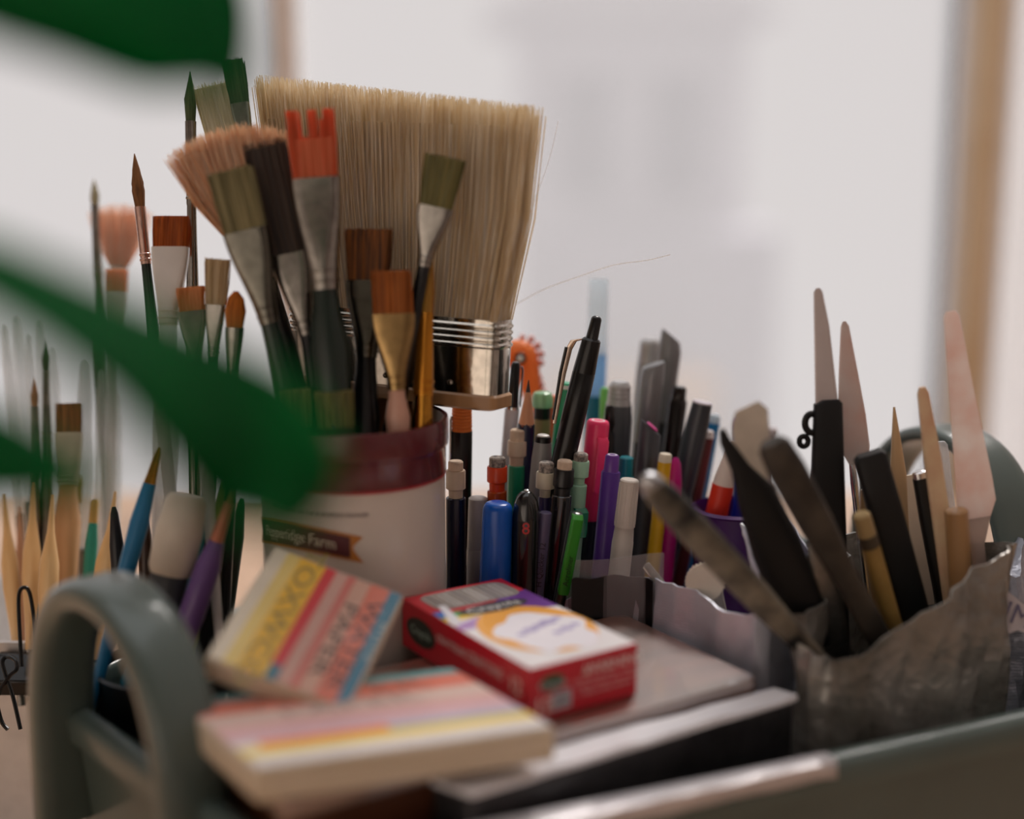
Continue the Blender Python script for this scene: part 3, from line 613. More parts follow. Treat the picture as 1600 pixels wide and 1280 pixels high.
p = pen('grip_pen', 'black pen with a ribbed orange end under the wide brush ferrule', 'pen', (722, 622, .622), (720, 800, .612), [('grip', plast('d8742e', .5), [(0, 28)]+[(4+k*5+j, 29+(1.6 if j < 3 else 0)+k*.3) for k in range(9) for j in (0, 2, 3)]+[(52, 33)]), ('barrel', plast('121214', .3), [(52, 33), (54, 34), (None, 34)])])
clip(p, 28, 130, 19, 7, 3, metalm('d9d5d0', .12), 200)
mech('mechanical pencil with an orange-red collar behind the blue marker', (777, 714, .612), (776, 860, .606), 26, 32, 24, 31, 15, 27, 12, plast('e0461c', .3), plast('b94a12', .3), smudged)
p = pen('blue_marker', 'bright blue marker cap, widest of the front pens', 'marker', (778, 785, .590), (772, 940, .583), [('cap', plast('0f55b4', .25), [(0, 30), (2, 38), (6, 44), (12, 47), (150, 51), (None, 51)])], K=28)
p = pen('grey_marker', 'plain light grey marker between the navy pencil and the blue marker', 'marker', (747, 777, .612), (744, 940, .604), [('cap', plast('a8a09c', .4), [(0, 25), (2, 30), (82, 32), (83, 31)]), ('barrel', plast('a29a96', .4), [(83, 33), (112, 33), (113, 32), (None, 32)])])
mech('mechanical pencil with tan collar over a green barrel', (809, 671, .624), (803, 860, .614), 24, 31, 23, 27, 18, 26, 13, tan_, plast('1c8f66', .28))
p = pen('bubble_top_pen', 'black pen with a domed clear top and red emblem', 'pen', (823, 767, .590), (818, 950, .583), [('dome', M('232628', .06, 0, .05, 60., 0, .35, .6), [(0, 6), (1, 14), (4, 22), (10, 31), (20, 38), (34, 42), (46, 43)]), ('barrel', M('141516', .12, 0, .05, 60., 0, 0, .5), [(45, 43), (None, 41)])])
redp = M('c83a3a', .5)
printed(p, '8', 56, 21.8, 27, redp, 0, -90, 'emblem')
b = MB(); s = p['s']; L = p['pen_len']; b.lathe([(4*s, L), (4*s, L+1.5*s), (2*s, L+2.5*s)], 14); b.build('tip_ring', metalm('d0d0d0', .15), p)
p = pen('grey_pen', 'light grey pen with a black ring at its white top', 'pen', (849, 679, .616), (836, 860, .606), [('top', plast('dcd8d4', .35), [(0, 15), (1, 19), (5, 20)]), ('ring', plast('101010', .3), [(3, 23), (5, 25), (13, 26)]), ('barrel', plast('8f8d8b', .35), [(12, 27), (40, 32), (120, 36), (None, 36)])])
mech('mechanical pencil with smudged eraser and cream collar over violet barrel', (854, 722, .602), (843, 960, .592), 24, 31, 17, 20, 16, 28, 12, plast('c8bda6', .35), plast('2f2350', .3), smudged)
p = pen('lilac_pen', 'greyish lilac pen with dark lettering left of the clear pencil', 'pen', (853, 800, .5935), (838, 950, .5875), [('barrel', plast('5d5674', .35), [(0, 16), (1.5, 19), (None, 19)])])
printed(p, 'H Quicker 12', 84, 9.6, 13, plast('18161f', .4))
p = mech('black mechanical pencil with clear barrel and clean tan eraser', (883, 719, .596), (862, 950, .588), 24, 32, 25, 32, 14, 30, 12, plast('141416', .3), M('1b1a1c', .12, 0, .05, 60., 0, 0, .6))
p = mech('mint green mechanical pencil with a worn eraser top', (908, 708, .606), (892, 900, .598), 23, 29, 18, 27, 12, 28, 10, plast('a3cdb2', .32), plast('93bfa6', .3), smudged)
clip(p, 86, 132, 16, 24, 9, M('128a68', .12, 0, .05, 60., 0, .3, .5), -62, 'clip')
p = pen('clear_green_pen', 'clear pen with a bright green clip in front of the mint pencil', 'pen', (901, 800, .5885), (872, 950, .583), [('barrel', M('39433f', .1, 0, .05, 60., 0, .2, .5), [(0, 14), (2, 20), (None, 22)])])
clip(p, 2, 132, 13, 19, 9, plast('2f8f24', .35), -80)
printed(p, 'Acroliner', 92, 18, 13, plast('10150e', .4), 90, -80)
p = pen('pink_highlighter', 'hot pink highlighter with a flat white-ringed top', 'highlighter', (935, 657, .622), (918, 815, .614), [('cap', plast('ff3f74', .3), [(0, 30), (2, 34), (6, 36), (156, 37), (160, 33)]), ('barrel', plast('20222a', .3), [(158, 32), (None, 32)])])
b = MB(); s = p['s']; L = p['pen_len']; b.lathe([(11*s, L-.0002), (11*s, L+.0001), (8*s, L+.0001), (8*s, L-.0001)], 24); b.build('top_ring', plast('f3dfe2', .4), p)
clip(p, 24, 112, 20, 20, 6, plast('ff3f74', .3), -60)
p = pen('purple_marker', 'purple felt pen with a stepped cap left of the white marker', 'marker', (957, 711, .612), (940, 890, .604), [('cap_tip', plast('6a3a96', .3), [(0, 19), (2, 22), (27, 24)]), ('cap', plast('56308a', .3), [(26, 27), (28, 30), (None, 32)])])
b = MB(); s = p['s']; L = p['pen_len']; b.lathe([(8*s, L-.0001), (8*s, L+.0002), (5*s, L+.0002), (5*s, L-.0001)], 20); b.build('top_ring', plast('d9cdea', .4), p)
p = pen('white_marker', 'white marker with a ribbed cap at the pouch edge', 'marker', (984, 749, .604), (968, 890, .598), [('cap', plast('d3c9bf', .4), [(0, 26), (2, 30)]+[(4+k*.1, 30) for k in range(1)]+[(76, 33)]), ('barrel', plast('c6bcb2', .4), [(76, 30), (100, 33), (101, 34), (None, 34)])])
for k in range(10):
    an = 2*pi*k/10; s = p['s']; L = p['pen_len']; b = MB(); b.loft([(L-72*s, .9*s, .9*s, 3, cos(an)*16.1*s, sin(an)*16.1*s), (L-6*s, .9*s, .9*s, 3, cos(an)*15*s, sin(an)*15*s)], 8); b.build('cap_rib', plast('cfc5bb', .4), p)
pen('teal_marker', 'short teal marker cap behind the purple felt pen', 'marker', (979, 714, .628), (968, 860, .62), [('cap', plast('157f8c', .3), [(0, 18), (2, 22), (30, 24), (32, 28), (None, 30)])])
# black retractable pen in sharp focus
p = pen('retractable_pen', 'tall black click pen with a chrome clip, leaning right, in sharp focus', 'pen', (933, 494, .598), (880, 720, .614), [('plunger', plast('1a1a1c', .22), [(0, 8), (2, 14), (5, 17), (38, 20)]), ('barrel', plast('0e0e10', .28), [(36, 24), (39, 30), (90, 36), (92, 35.4), (93, 36.5), (160, 38), (None, 36)])])
s = p['s']; L = p['pen_len']
chrome = metalm('d8c4b4', .1)
b = MB(); b.loft([(L-182*s, 3*s, 1.2*s, 4, -27*s, 2*s), (L-100*s, 4.2*s, 1.6*s, 4, -31*s, 2*s), (L-60*s, 5*s, 2*s, 4, -31*s, 2*s), (L-46*s, 5*s, 3*s, 4, -27*s, 2*s), (L-40*s, 3*s, 4*s, 4, -14*s, 2*s)], 16); co_ = b.build('clip', chrome, p)
b = MB(); b.loft([(L-176*s, 2*s, 2.2*s, 4, -31*s, 0), (L-100*s, 2.6*s, 2.6*s, 4, -36*s, 0), (L-58*s, 2.6*s, 2.6*s, 4, -36*s, 0)], 12); b.build('clip_inlay', blk, co_)
pen('green_pen', 'green and white pen just behind the black click pen', 'pen', (886, 598, .634), (868, 760, .624), [('cap', plast('2aa878', .3), [(0, 22), (3, 26)]), ('band', plast('e2ece6', .3), [(3, 26), (10, 27)]), ('barrel', plast('1f9c6c', .3), [(9, 27), (None, 29)])])
# sharpened pencil
p = pen('wooden_pencil', 'sharpened navy wooden pencil with its graphite point up', 'pencil', (826, 594, .622), (818, 760, .614), [('lead', M('3a3836', .35, .3), [(0, 1.5), (8, 4), (20, 8)]), ('sharpened_wood', wood('dca27e', 'c08460', .6), [(19, 8.2), (70, 26)])])
s = p['s']; L = p['pen_len']; b = MB(); vs = []
for k in range(24):
    an = 2*pi*k/24; vs.append((cos(an)*13.4*s, sin(an)*13.4*s, L-(68+6*abs(((k/4) % 1)-.5)*2)*s))
vs += [(x, y, 0) for x, y, z in vs]; b.add(vs, [(k, (k+1) % 24, 24+(k+1) % 24, 24+k) for k in range(24)]+[tuple(range(24, 48)), tuple(reversed(range(24)))]); b.build('painted_barrel', plast('1c1e3c', .25), p)
p = pen('ink_pen', 'black-capped pen with a frosted barrel beside the wide brush ferrule', 'pen', (806, 566, .634), (790, 760, .62), [('cap', plast('101114', .2), [(0, 10), (5, 15), (60, 18), (72, 20)]), ('collar', metalm('cfd4d6', .15), [(71, 21), (76, 22)]), ('barrel', M('c9c9d2', .25, 0, .05, 60., 0, .2), [(75, 23), (None, 25)])])
clip(p, 6, 70, 12, 6, 3, plast('15202a', .2), -10)
pen('glue_pen', 'tan pen with a translucent green cap and black band by the pencil', 'pen', (848, 612, .648), (843, 760, .638), [('cap', M('a9dcae', .15, 0, .05, 60., 0, .3), [(0, 20), (2, 28), (8, 33), (24, 34)]), ('band', plast('121512', .3), [(23, 26), (44, 27)]), ('barrel', plast('a08c62', .35), [(43, 28), (None, 30)])])
pen('orange_pen', 'slim orange-red pen behind the sharpened pencil', 'pen', (863, 618, .655), (858, 760, .645), [('barrel', plast('f2703e', .3), [(0, 14), (2, 17), (None, 20)])])
# orange dinosaur topper
th = thing('dinosaur_topper', 'orange toy dinosaur head with pink spikes behind the pencil', 'toy', Matrix.Translation(P(832, 690, .69)))
og = P(832, 690, .69); orm = M('ff9a4c', .5, 0, .03, 60., 0, 0, 0, None, None, .35)
def dp(u, v, da=0): return P(u, v, .69+da)-og
b = MB(); b.tube(open_spline([dp(834, 690), dp(836, 650), (dp(830, 605)), dp(822, 570), dp(815, 550), dp(795, 556), dp(783, 560)], 5), [px(q, .69) for q in (14,)*6+(15,)*6+(17,)*6+(22,)*6+(21,)*6+(15,)]+[], 14) if False else None
path = open_spline([dp(836, 692), dp(836, 650), dp(830, 610), dp(824, 575), dp(815, 552), dp(797, 556), dp(784, 560)], 5)
rad = [px(14+7*min(1, max(0, (i-8)/10)) - (6*max(0, (i-24)/6)), .69) for i in range(len(path))]
b = MB(); b.tube(path, rad, 16); b.build('body', orm, th, 80)
for k, (u, v, r) in enumerate(((816, 527, 5), (830, 530, 6), (840, 540, 6.5), (845, 553, 6.5), (845, 567, 6), (838, 579, 6.5), (842, 590, 6), (845, 600, 6), (848, 611, 6), (850, 624, 6))):
    c = dp(u, v); s = px(r, .69); b = MB(); b.lathe([(s*.2, -s), (s*.8, -s*.6), (s, 0), (s*.75, s*.6), (s*.2, s)], 12, Matrix.Translation(c)); b.build('spike', plast('f2b3ae', .5), th, 80)
c = dp(813, 560, -.008); s = px(9.5, .69); b = MB(); b.lathe([(s, 0), (s*.9, .0012), (s*.4, .002)], 20, Matrix.Translation(c) @ Matrix.Rotation(pi/2, 4, 'X')); eo = b.build('eye', plast('1a1512', .2), th)
b = MB(); b.lathe([(s*.55, .0018), (s*.4, .0024), (s*.05, .0027)], 16, Matrix.Translation(c) @ Matrix.Rotation(pi/2, 4, 'X')); b.build('eye_highlight', plast('f0e8e0', .2), eo)
b = MB(); b.lathe([(px(11, .69), PFL+.0003-og.z), (px(11, .69), .004)], 14); b.build('pencil_shaft', plast('d9a03a', .3), th)
# tall pale blue tube and back row
pen('blue_tube', 'tall translucent pale blue tube, highest thing behind the click pen', 'tube', (936, 436, .70), (930, 640, .69), [('tube', M('eef7fd', .2, 0, .03, 30., 0, 0, 0, None, None, .8), [(0, 27), (2, 31), (118, 32)]), ('lower_barrel', M('b8dcfa', .25, 0, .03, 30., 0, 0, 0, None, None, .7), [(118, 31.5), (185, 32)]), ('cap', plast('1f7fa0', .3), [(184, 36), (260, 37), (None, 37)])])
pen('lime_pen', 'small lime green pen top beside the silver ribbed pen', 'pen', (945, 606, .668), (942, 760, .655), [('barrel', plast('7ed36a', .3), [(0, 10), (5, 15), (None, 18)])])
ribs = lambda w, n, s0, d: [(s0+k*d+j, w+(2 if j else 0)+k*.8) for k in range(n) for j in (0, d*.35, d*.7)]
silv = M('b9b9ba', .3, .35, .05); dsl = plast('26282b', .35)
pen('ribbed_marker', 'dark marker with a silver ribbed top right of the black click pen', 'marker', (969, 596, .652), (958, 760, .642), [('top', silv, [(0, 24), (3, 29)]+ribs(33, 4, 6, 7)+[(38, 40)]), ('barrel', M('5a5d60', .35, .1, .05), [(37, 40), (60, 44), (None, 45)])])
pen('ribbed_marker', 'taller silver ribbed marker at the back beside the curved grey cap', 'marker', (1016, 530, .70), (1000, 760, .69), [('top', silv, [(0, 22), (3, 27)]+ribs(30, 4, 6, 7)+[(38, 36)]), ('barrel', M('a9abad', .35, .2, .05), [(37, 36), (90, 40), (None, 41)])])
pen('thin_black_pen', 'thin black pen in front of the silver ribbed marker', 'pen', (953, 634, .636), (950, 760, .628), [('cap', plast('141416', .2), [(0, 9), (4, 15), (30, 17), (40, 12), (48, 18), (None, 19)])])
gsl = M('86878a', .3, .25, .05)
pen('grey_slanted_pen', 'metallic grey pen with a scooped slanted cap', 'pen', (1022, 562, .662), (1002, 740, .65), [('cap', gsl, [(0, 33), (4, 35), (30, 37), (130, 38), (132, 37)]), ('barrel', plast('2a2c33', .3), [(131, 36), (None, 36)])], slant=(16, 0))
pen('grey_curved_pen', 'tallest metallic grey pen with a curved cap at the back', 'pen', (1050, 511, .68), (1026, 740, .668), [('cap', gsl, [(0, 28), (6, 31), (40, 37), (90, 34), (150, 33)]), ('barrel', plast('33353b', .3), [(149, 32), (None, 32)])], slant=(26, pi))
pen('brown_pen', 'glossy dark brown capped pen right of the grey curved pen', 'pen', (1062, 604, .67), (1040, 780, .658), [('top', plast('241c19', .15), [(0, 18), (3, 23), (20, 24)]), ('barrel', plast('1a1412', .15), [(19, 24), (24, 30), (None, 31)])])
pen('pink_ended_pen', 'dark grey pen whose slanted end shows a pink inside', 'pen', (1018, 655, .640), (1003, 800, .63), [('cap', plast('44454b', .3), [(0, 32), (3, 34), (120, 36), (None, 36)])], slant=(26, pi))
p = bpy.data.objects['pink_ended_pen']; s = p['s']; L = p['pen_len']
b = MB(); b.loft([(0, 11*s, 13*s), (.0006, 10*s, 12*s)], 20, mat=Matrix.Translation((2*s, -1*s, L-12.4*s)) @ Matrix.Rotation(radians(38), 4, 'Y')); o = b.build('end_face', plast('e0509a', .4), p); o['label'] = 'pink oval end'
pen('yellow_pen', 'yellow pen with a pale eraser end by the dark mottled knife', 'pen', (1040, 709, .632), (1022, 870, .624), [('end', plast('e2d6c0', .5), [(0, 17), (2, 20), (14, 21)]), ('barrel', plast('e8b21e', .35), [(13, 21), (None, 24)])])
pen('magenta_pen', 'magenta translucent pen right of the yellow pen', 'pen', (1056, 716, .642), (1040, 880, .632), [('barrel', M('d01f8a', .25, 0, .05, 60., 0, .15), [(0, 8), (8, 18), (40, 27), (None, 28)])])
pen('slate_pen', 'dark slate pen with a flat slanted lilac-white top leaning right', 'pen', (1098, 628, .652), (1060, 790, .642), [('top', plast('d4ccd6', .3), [(0, 30), (3, 31)]), ('cap', plast('3b3e44', .32), [(2.5, 31), (40, 36), (None, 38)])])
pen('maroon_pen', 'maroon pen with a white end right of the slate pen', 'pen', (1108, 673, .662), (1082, 800, .652), [('end', plast('e8dfdc', .4), [(0, 14), (3, 18), (12, 20)]), ('barrel', plast('6e2d2c', .3), [(11, 20), (None, 26)])])
pen('sky_blue_pen', 'sky blue pen leaning behind the maroon pen', 'pen', (1118, 648, .676), (1090, 800, .665), [('top', plast('cfe6f4', .3), [(0, 10), (4, 17), (14, 19)]), ('barrel', plast('1f8fd0', .3), [(13, 19), (None, 24)])])
pen('red_banded_tube', 'white glue pen with a bright red band over the purple cup', 'glue pen', (1146, 690, .632), (1120, 800, .626), [('cone', plast('e2d2c6', .4), [(0, 8), (6, 14), (60, 32), (72, 34)]), ('band', plast('e23a22', .35), [(71, 35), (None, 36)])])
pen('cobalt_marker', 'cobalt blue marker beside the red-banded glue pen', 'marker', (1170, 736, .648), (1160, 800, .644), [('barrel', plast('1838b8', .3), [(0, 28), (3, 34), (None, 36)])])
pen('purple_topped_pen', 'pale pen with a violet top far behind the knives', 'pen', (1160, 655, .684), (1150, 780, .676), [('top', plast('7a55b0', .4), [(0, 20), (2, 24), (16, 25)]), ('barrel', plast('cfc8cc', .4), [(15, 26), (None, 28)])])
pen('pale_marker', 'pale grey marker top behind the grey-brown tool', 'marker', (1202, 668, .684), (1192, 780, .676), [('barrel', plast('c9c0c2', .4), [(0, 22), (2, 26), (None, 28)])])
pc = thing('purple_cup', 'glossy purple cup rim around the blue and red-banded pens', 'cup', Matrix.Translation((.1005, .617, PFL+.0003)))
b = MB(); b.lathe([(.0165, 0), (.0195, .0915), (.0205, .0925), (.0185, .0935), (.0178, .09), (.0155, .003), (0, .003)], 36); b.build('cup_body', plast('4a2062', .25), pc)
# small things tucked behind the silver wall
pen('craft_blade', 'slim steel blade with a blue band leaning behind the silver tape', 'craft knife', (1008, 882, .588), (1042, 925, .579), [('blade', metalm('c6c0b8', .25), [(0, 6, 3, 4), (2, 14, 4, 4), (40, 16, 6, 4)]), ('band', plast('1d4f7e', .3), [(40, 15), (50, 15)]), ('shaft', wood('b98a5c', '9a6e44'), [(49, 13), (None, 13)])], roll=20, group='small tools behind the silver tape')
tu = thing('paint_tube', 'round cream ridged cap of a tube lying behind the silver tape', 'paint tube', frame(P(1120, 985, .60), P(1101, 908, .572)), None)
L = (P(1101, 908, .572)-P(1120, 985, .60)).length
b = MB(); b.lathe([(.0058, 0), (.0062, L-.004), (.004, L-.0035)], 28); b.build('tube_body', plast('b9b0a4', .4), tu)
m = Matrix.Translation((0, 0, L-.001)) @ Matrix.Rotation(radians(38), 4, 'X')
b = MB(); b.lathe([(.0076, -.0025), (.0078, .0012), (.0074, .0016), (.0002, .0016)], 36, m); cap = b.build('cap', plast('d2c6b6', .45), tu)
for k in range(30):
    an = 2*pi*k/30; b = MB(); b.box((-.00025, -.0003, -.0024), (.00025, .0003, .0011), m @ Matrix.Translation((cos(an)*.0078, sin(an)*.0078, 0)) @ Matrix.Rotation(an, 4, 'Z')); b.build('cap_ridge', plast('c4b8a8', .45), cap)
pl = thing('plastic_tube', 'crinkled clear plastic tube lying behind the silver tape', 'tube', frame(P(1206, 925, .553), P(1158, 818, .575)))
L = (P(1206, 925, .553)-P(1158, 818, .575)).length; s = .565/F
b = MB(); secs = []
for k in range(22):
    t = k/21; w = (24+rnd.uniform(-3, 3))*(1-.85*max(0, t-.35)/.65)
    secs.append((L*t, w*s*.62, w*s*.5, 2.2+rnd.uniform(-.3, .6), rnd.uniform(-.6, .6)*s, rnd.uniform(-.8, .8)*s))
b.loft(secs, 18); b.build('film', M('dcd8e4', .08, 0, .1, 200., .5, .45, .5), pl, 20)
b = MB(); b.lathe([(15*s, -.002), (16*s, .001), (16*s, .004), (14*s, .005)], 24); b.build('end_cap', M('c2bfc6', .1, 0, .05, 60., .0, .4), pl)

# ================================================================== CRAYON BOX
H = .0195; zc = .1204
A = onz(828, 1047, zc+H); Bx = onz(1018, 1018, zc+H); Cx = onz(612, 945, zc+H)
ex = (Bx-A); Wd = ex.length; ex.normalize(); ey = Vector((-ex.y, ex.x, 0)); Ln = .090
print('crayon box', Wd, (Cx-A).length, (Cx-A).normalized().dot(ex))
ey = (Cx-A).normalized()*.7+ey*.3; ey.normalize(); ex = Vector((ey.y, -ey.x, 0))
O = Vector((A.x, A.y, zc))
cb = thing('crayon_box', 'red crayon box with a white and yellow front, lying on the wooden case', 'box', fmat(O, ex, ey, Vector((0, 0, 1))))
redm = M('c4122a', .4, 0, .05, 40., 0, 0, .25)
b = MB(); b.box((0, 0, 0), (Wd, Ln, H)); bevel(b.build('carton', redm, cb), .0006)
def decal(name, pts, z, col, rough=.4, parent=cb, m=None):
    mb = MB(); vs = [Vector((x, y, z)) for x, y in pts]; vs = [m @ p for p in vs] if m else vs
    mb.add(vs, [tuple(range(len(vs)))]); return mb.build(name, M(col, rough, 0, .02, 40., 0, 0, .25), parent)
def ell(cx, cy, rx, ry, n=28, a0=0, a1=2*pi): return [(cx+rx*cos(a0+(a1-a0)*k/n), cy+ry*sin(a0+(a1-a0)*k/n)) for k in range(n)]
def rrect(x0, y0, x1, y1, r): return [(p.x, p.y) for p in round_poly([Vector((x0, y0)), Vector((x1, y0)), Vector((x1, y1)), Vector((x0, y1))], r, 5)]
t = H+.00008
decal('white_panel', rrect(.0004, .0006, Wd-.0004, Ln*.70, .001), t, 'e9e4e4')
decal('purple_swash', [(Wd*.45, Ln*.70), (Wd*.55, Ln*.60), (Wd-.0004, Ln*.54), (Wd-.0004, Ln*.80), (Wd*.8, Ln*.78)], t+.00006, '6a2f8f')
decal('violet_swash', [(.0006, Ln*.50), (Wd*.28, Ln*.50), (Wd*.34, Ln*.62), (.0006, Ln*.56)], t+.00006, 'b48fc4')
decal('green_swash', [(.0006, Ln*.66), (Wd*.3, Ln*.64), (Wd*.36, Ln*.71), (.0006, Ln*.72)], t+.00007, '3f9a5a')
decal('yellow_swash', [(.0006, Ln*.62), (Wd*.34, Ln*.61), (Wd*.36, Ln*.65), (.0006, Ln*.665)], t+.00009, 'e8c03a')
decal('blue_swash', [(.0006, Ln*.68), (Wd*.1, Ln*.66), (Wd*.14, Ln*.74), (.0006, Ln*.75)], t+.00011, '3a6fc0')
decal('orange_sun', ell(Wd*.54, Ln*.36, Wd*.455, Ln*.285), t+.00012, 'eda63a')
blob = [(Wd*.56+cos(q)*Wd*.37*(1+.1*sin(5*q)+.05*sin(9*q+1)), Ln*.31+sin(q)*Ln*.23*(1+.1*sin(5*q+1)+.05*sin(8*q))) for q in [2*pi*k/60 for k in range(60)]]
decal('white_splash', blob, t+.00016, 'efeaf0')
for k, (x, y, r) in enumerate(((.36, .33, .03), (.47, .355, .045), (.58, .375, .04), (.69, .395, .05), (.80, .415, .03), (.62, .27, .03), (.73, .29, .04), (.84, .31, .03))):
    decal('lilac_spot', ell(Wd*x, Ln*y, Wd*r*1.6, Ln*r*.6), t+.0002, 'b9aed2')
decal('window', rrect(Wd*.10, Ln*.755, Wd*.93, Ln*.965, .006), t+.00008, '9d948e', .15)
for k in range(6): decal('window_crayon', rrect(Wd*(.15+.125*k), Ln*.765, Wd*(.23+.125*k), Ln*.95, .002), t+.00012, 'aaa29c' if k % 2 else '8f8681')
decal('white_streak', [(Wd*.02, Ln*.60), (Wd*.12, Ln*.60), (Wd*.2, Ln*.80), (Wd*.15, Ln*.82)], t+.00018, 'e4e2e8')
decal('logo_oval', ell(Wd*.52, Ln*.675, Wd*.33, Ln*.055), t+.0002, '2c2a2a')
text_part('logo_lettering', 'Crayola', .0075, plast('d9d4d0', .5), cb, Matrix.Translation((Wd*.52, Ln*.675, t+.0003)))
# front end
mf = Matrix.Rotation(pi/2, 4, 'X')
mfz = lambda e: Matrix.Translation((0, -.0001-e, 0)) @ mf
decal('end_logo_oval', ell(Wd*.20, H*.66, Wd*.115, H*.155), 0, '1f5a34', m=mfz(0))
decal('end_logo_plate', rrect(Wd*.10, H*.55, Wd*.30, H*.70, .001), 0, '2a2526', m=mfz(.0001))
text_part('end_logo_lettering', 'Crayola', .0036, plast('cfd4cc', .5), cb, Matrix.Translation((Wd*.20, -.0003, H*.63)) @ mf)
text_part('count_lettering', '12', .0078, plast('fbeee6', .5), cb, Matrix.Translation((Wd*.12, -.0002, H*.26)) @ mf)
decal('end_label', rrect(Wd*.20, H*.13, Wd*.37, H*.47, .0006), 0, 'c4c0c8', m=mfz(.00005))
for k in range(3): decal('label_line', rrect(Wd*.215, H*(.20+.09*k), Wd*.355, H*(.24+.09*k), .0002), 0, '4f4a58', m=mfz(.00012))
text_part('warning_lettering', 'WARNING', .0052, plast('f4e2de', .5), cb, Matrix.Translation((Wd*.77, -.0002, H*.74)) @ mf, None, 1.0)
decal('warning_triangle', [(Wd*.47, H*.66), (Wd*.535, H*.66), (Wd*.5025, H*.84)], 0, 'c89a92', m=mfz(.00004))
for k in range(3):
    text_part('notice_lettering', ('CHOKING HAZARD - Small parts', 'Not for children under 3 years', 'Made to safety standards')[k], .0021, plast('e2aaa8', .5), cb, Matrix.Translation((Wd*.71, -.0002, H*(.56-.12*k))) @ mf)
# long side
ms = Matrix.Rotation(-pi/2, 4, 'Z') @ mf
def sidem(y, z): return Matrix.Translation((-.0002, y, z)) @ ms
text_part('side_count_lettering', '12', .0080, plast('fbeee6', .5), cb, sidem(Ln*.10, H*.55))
text_part('side_lettering', 'CRAYONS', .0052, plast('d8ccc8', .5), cb, sidem(Ln*.32, H*.6))
text_part('side_lettering', 'CRAYOLAS', .0042, plast('d8ccc8', .5), cb, sidem(Ln*.58, H*.6))
decal('side_logo_oval', ell(0, 0, .011, .0055), 0, '20281f', m=sidem(Ln*.83, H*.5))
text_part('side_logo_lettering', 'Crayola', .0048, plast('9fb0a4', .5), cb, sidem(Ln*.83, H*.5) @ Matrix.Translation((0, 0, .0001)))

# ================================================================== PAPER PACKS
film = M('f4f4f6', .05, 0, .02, 120., .9, 0, 0, None, None, 0, .05)
def pack(name, label, m, sx, sy, h, stripes, along, texts, shear=0.):
    th = thing(name, label, 'paper pack', m)
    b = MB(); b.box((0, 0, 0), (sx, sy, h)); bevel(b.build('paper_stack', M('e2d3bd', .6, 0, 0, 700., .3, 0, 0, 'c9b698', (.02, .02, 1)), th), .0012)
    for k, (p0, p1, q0, q1, c) in enumerate(stripes):
        lo = (.0008+(sx-.0016)*(q0 if along == 'x' else p0), .0008+(sy-.0016)*(p0 if along == 'x' else q0)); hi = (.0008+(sx-.0016)*(q1 if along == 'x' else p1), .0008+(sy-.0016)*(p1 if along == 'x' else q1))
        b = MB(); b.box((*lo, h+.00002), (*hi, h+.00022)); b.build('cover_stripe', M(c, .35, 0, .04, 50.), th)
    for s_, size, x, y, rot, c, sxx in texts:
        text_part('lettering', s_, size, M(c, .5), th, Matrix.Translation((sx*x, sy*y, h+.0003)) @ Matrix.Rotation(radians(rot), 4, 'Z'), None, sxx)
    b = MB(); b.loft([(-.0001, sx/2-.0006, sy/2-.0006, 14, sx/2, sy/2), (.0006, sx/2+.0004, sy/2+.0004, 14, sx/2, sy/2), (h, sx/2+.0005, sy/2+.0005, 14, sx/2, sy/2), (h+.0007, sx/2-.0004, sy/2-.0004, 14, sx/2, sy/2)], 64); b.build('clear_wrap', film, th, 60)
    for ch in th.children:
        for v in ch.data.vertices: v.co.x += shear*v.co.y
    return th
ang = radians(18.7); px_ = Vector((cos(ang), sin(ang), 0)); py_ = Vector((-sin(ang), cos(ang), 0))
SXB, SYB = .0955, .060; cB = Vector((-.0765, .3955, .1206))+px_*SXB/2+py_*SYB/2
pack('paper_pack', 'striped shrink-wrapped paper pack lying flat in front of the crayon box', fmat(cB-px_*SXB/2-py_*SYB/2, px_, py_, Vector((0, 0, 1))), SXB, SYB, .0115,
     [(0, .13, 0, 1, 'e6dfdc'), (.13, .24, 0, 1, 'f0d468'), (.24, .31, .08, .52, 'f47a3a'), (.24, .31, .52, 1, 'a9b4c8'), (.24, .31, 0, .08, 'e6dfdc'), (.31, .45, 0, 1, 'd8b4bc'), (.45, .55, 0, 1, 'dca8a4'), (.55, .72, 0, 1, 'd8bcb0'), (.72, .91, 0, 1, 'd8745c'), (.91, 1, 0, 1, '5f9c9c')], 'x',
     [('WATER', .011, .50, .81, 0, 'a8604c', 1.7), ('PAPER', .010, .50, .63, 0, 'b89a90', 1.7)], -.28)
UL, UR, LL = P(430, 855, .528), P(632, 930, .525), P(316, 1012, .478)
ax = (UR-UL); WA = ax.length; ax.normalize(); ay = UL-LL; ay = ay-ax*ay.dot(ax); LA = ay.length; ay.normalize(); az = ax.cross(ay)
LA *= 1.06; hA = .0095
print('pack A', WA, LA, az, (UL-ay*LA)-az*hA, (UR-ay*LA)-az*hA)
pack('paper_pack', 'striped paper pack tilted against the tin behind the flat one', fmat(UL-ay*LA-az*hA, ax, ay, az), WA, LA, hA,
     [(0, .10, 0, 1, 'e0d3bb'), (.10, .20, 0, 1, 'e4c870'), (.20, .40, 0, 1, 'e8b414'), (.40, .485, .12, 1, 'cc1020'), (.40, .485, 0, .12, '1a6a80'), (.485, .58, 0, 1, 'c99a8a'), (.58, .64, 0, 1, 'c8685c'), (.64, .76, 0, 1, 'c99a84'), (.76, .91, 0, 1, 'd06a50'), (.91, 1, 0, 1, '0c6a86')], 'y',
     [('WATER', .0082, .835, .48, -90, '4a2420', 1.75), ('PAPER', .0082, .70, .46, -90, '4a3228', 1.75), ('TOXWCO', .0105, .29, .5, -90, '8f8030', 1.55), ('M U S E', .004, .955, .55, -90, 'c9d4d2', 1.6)])

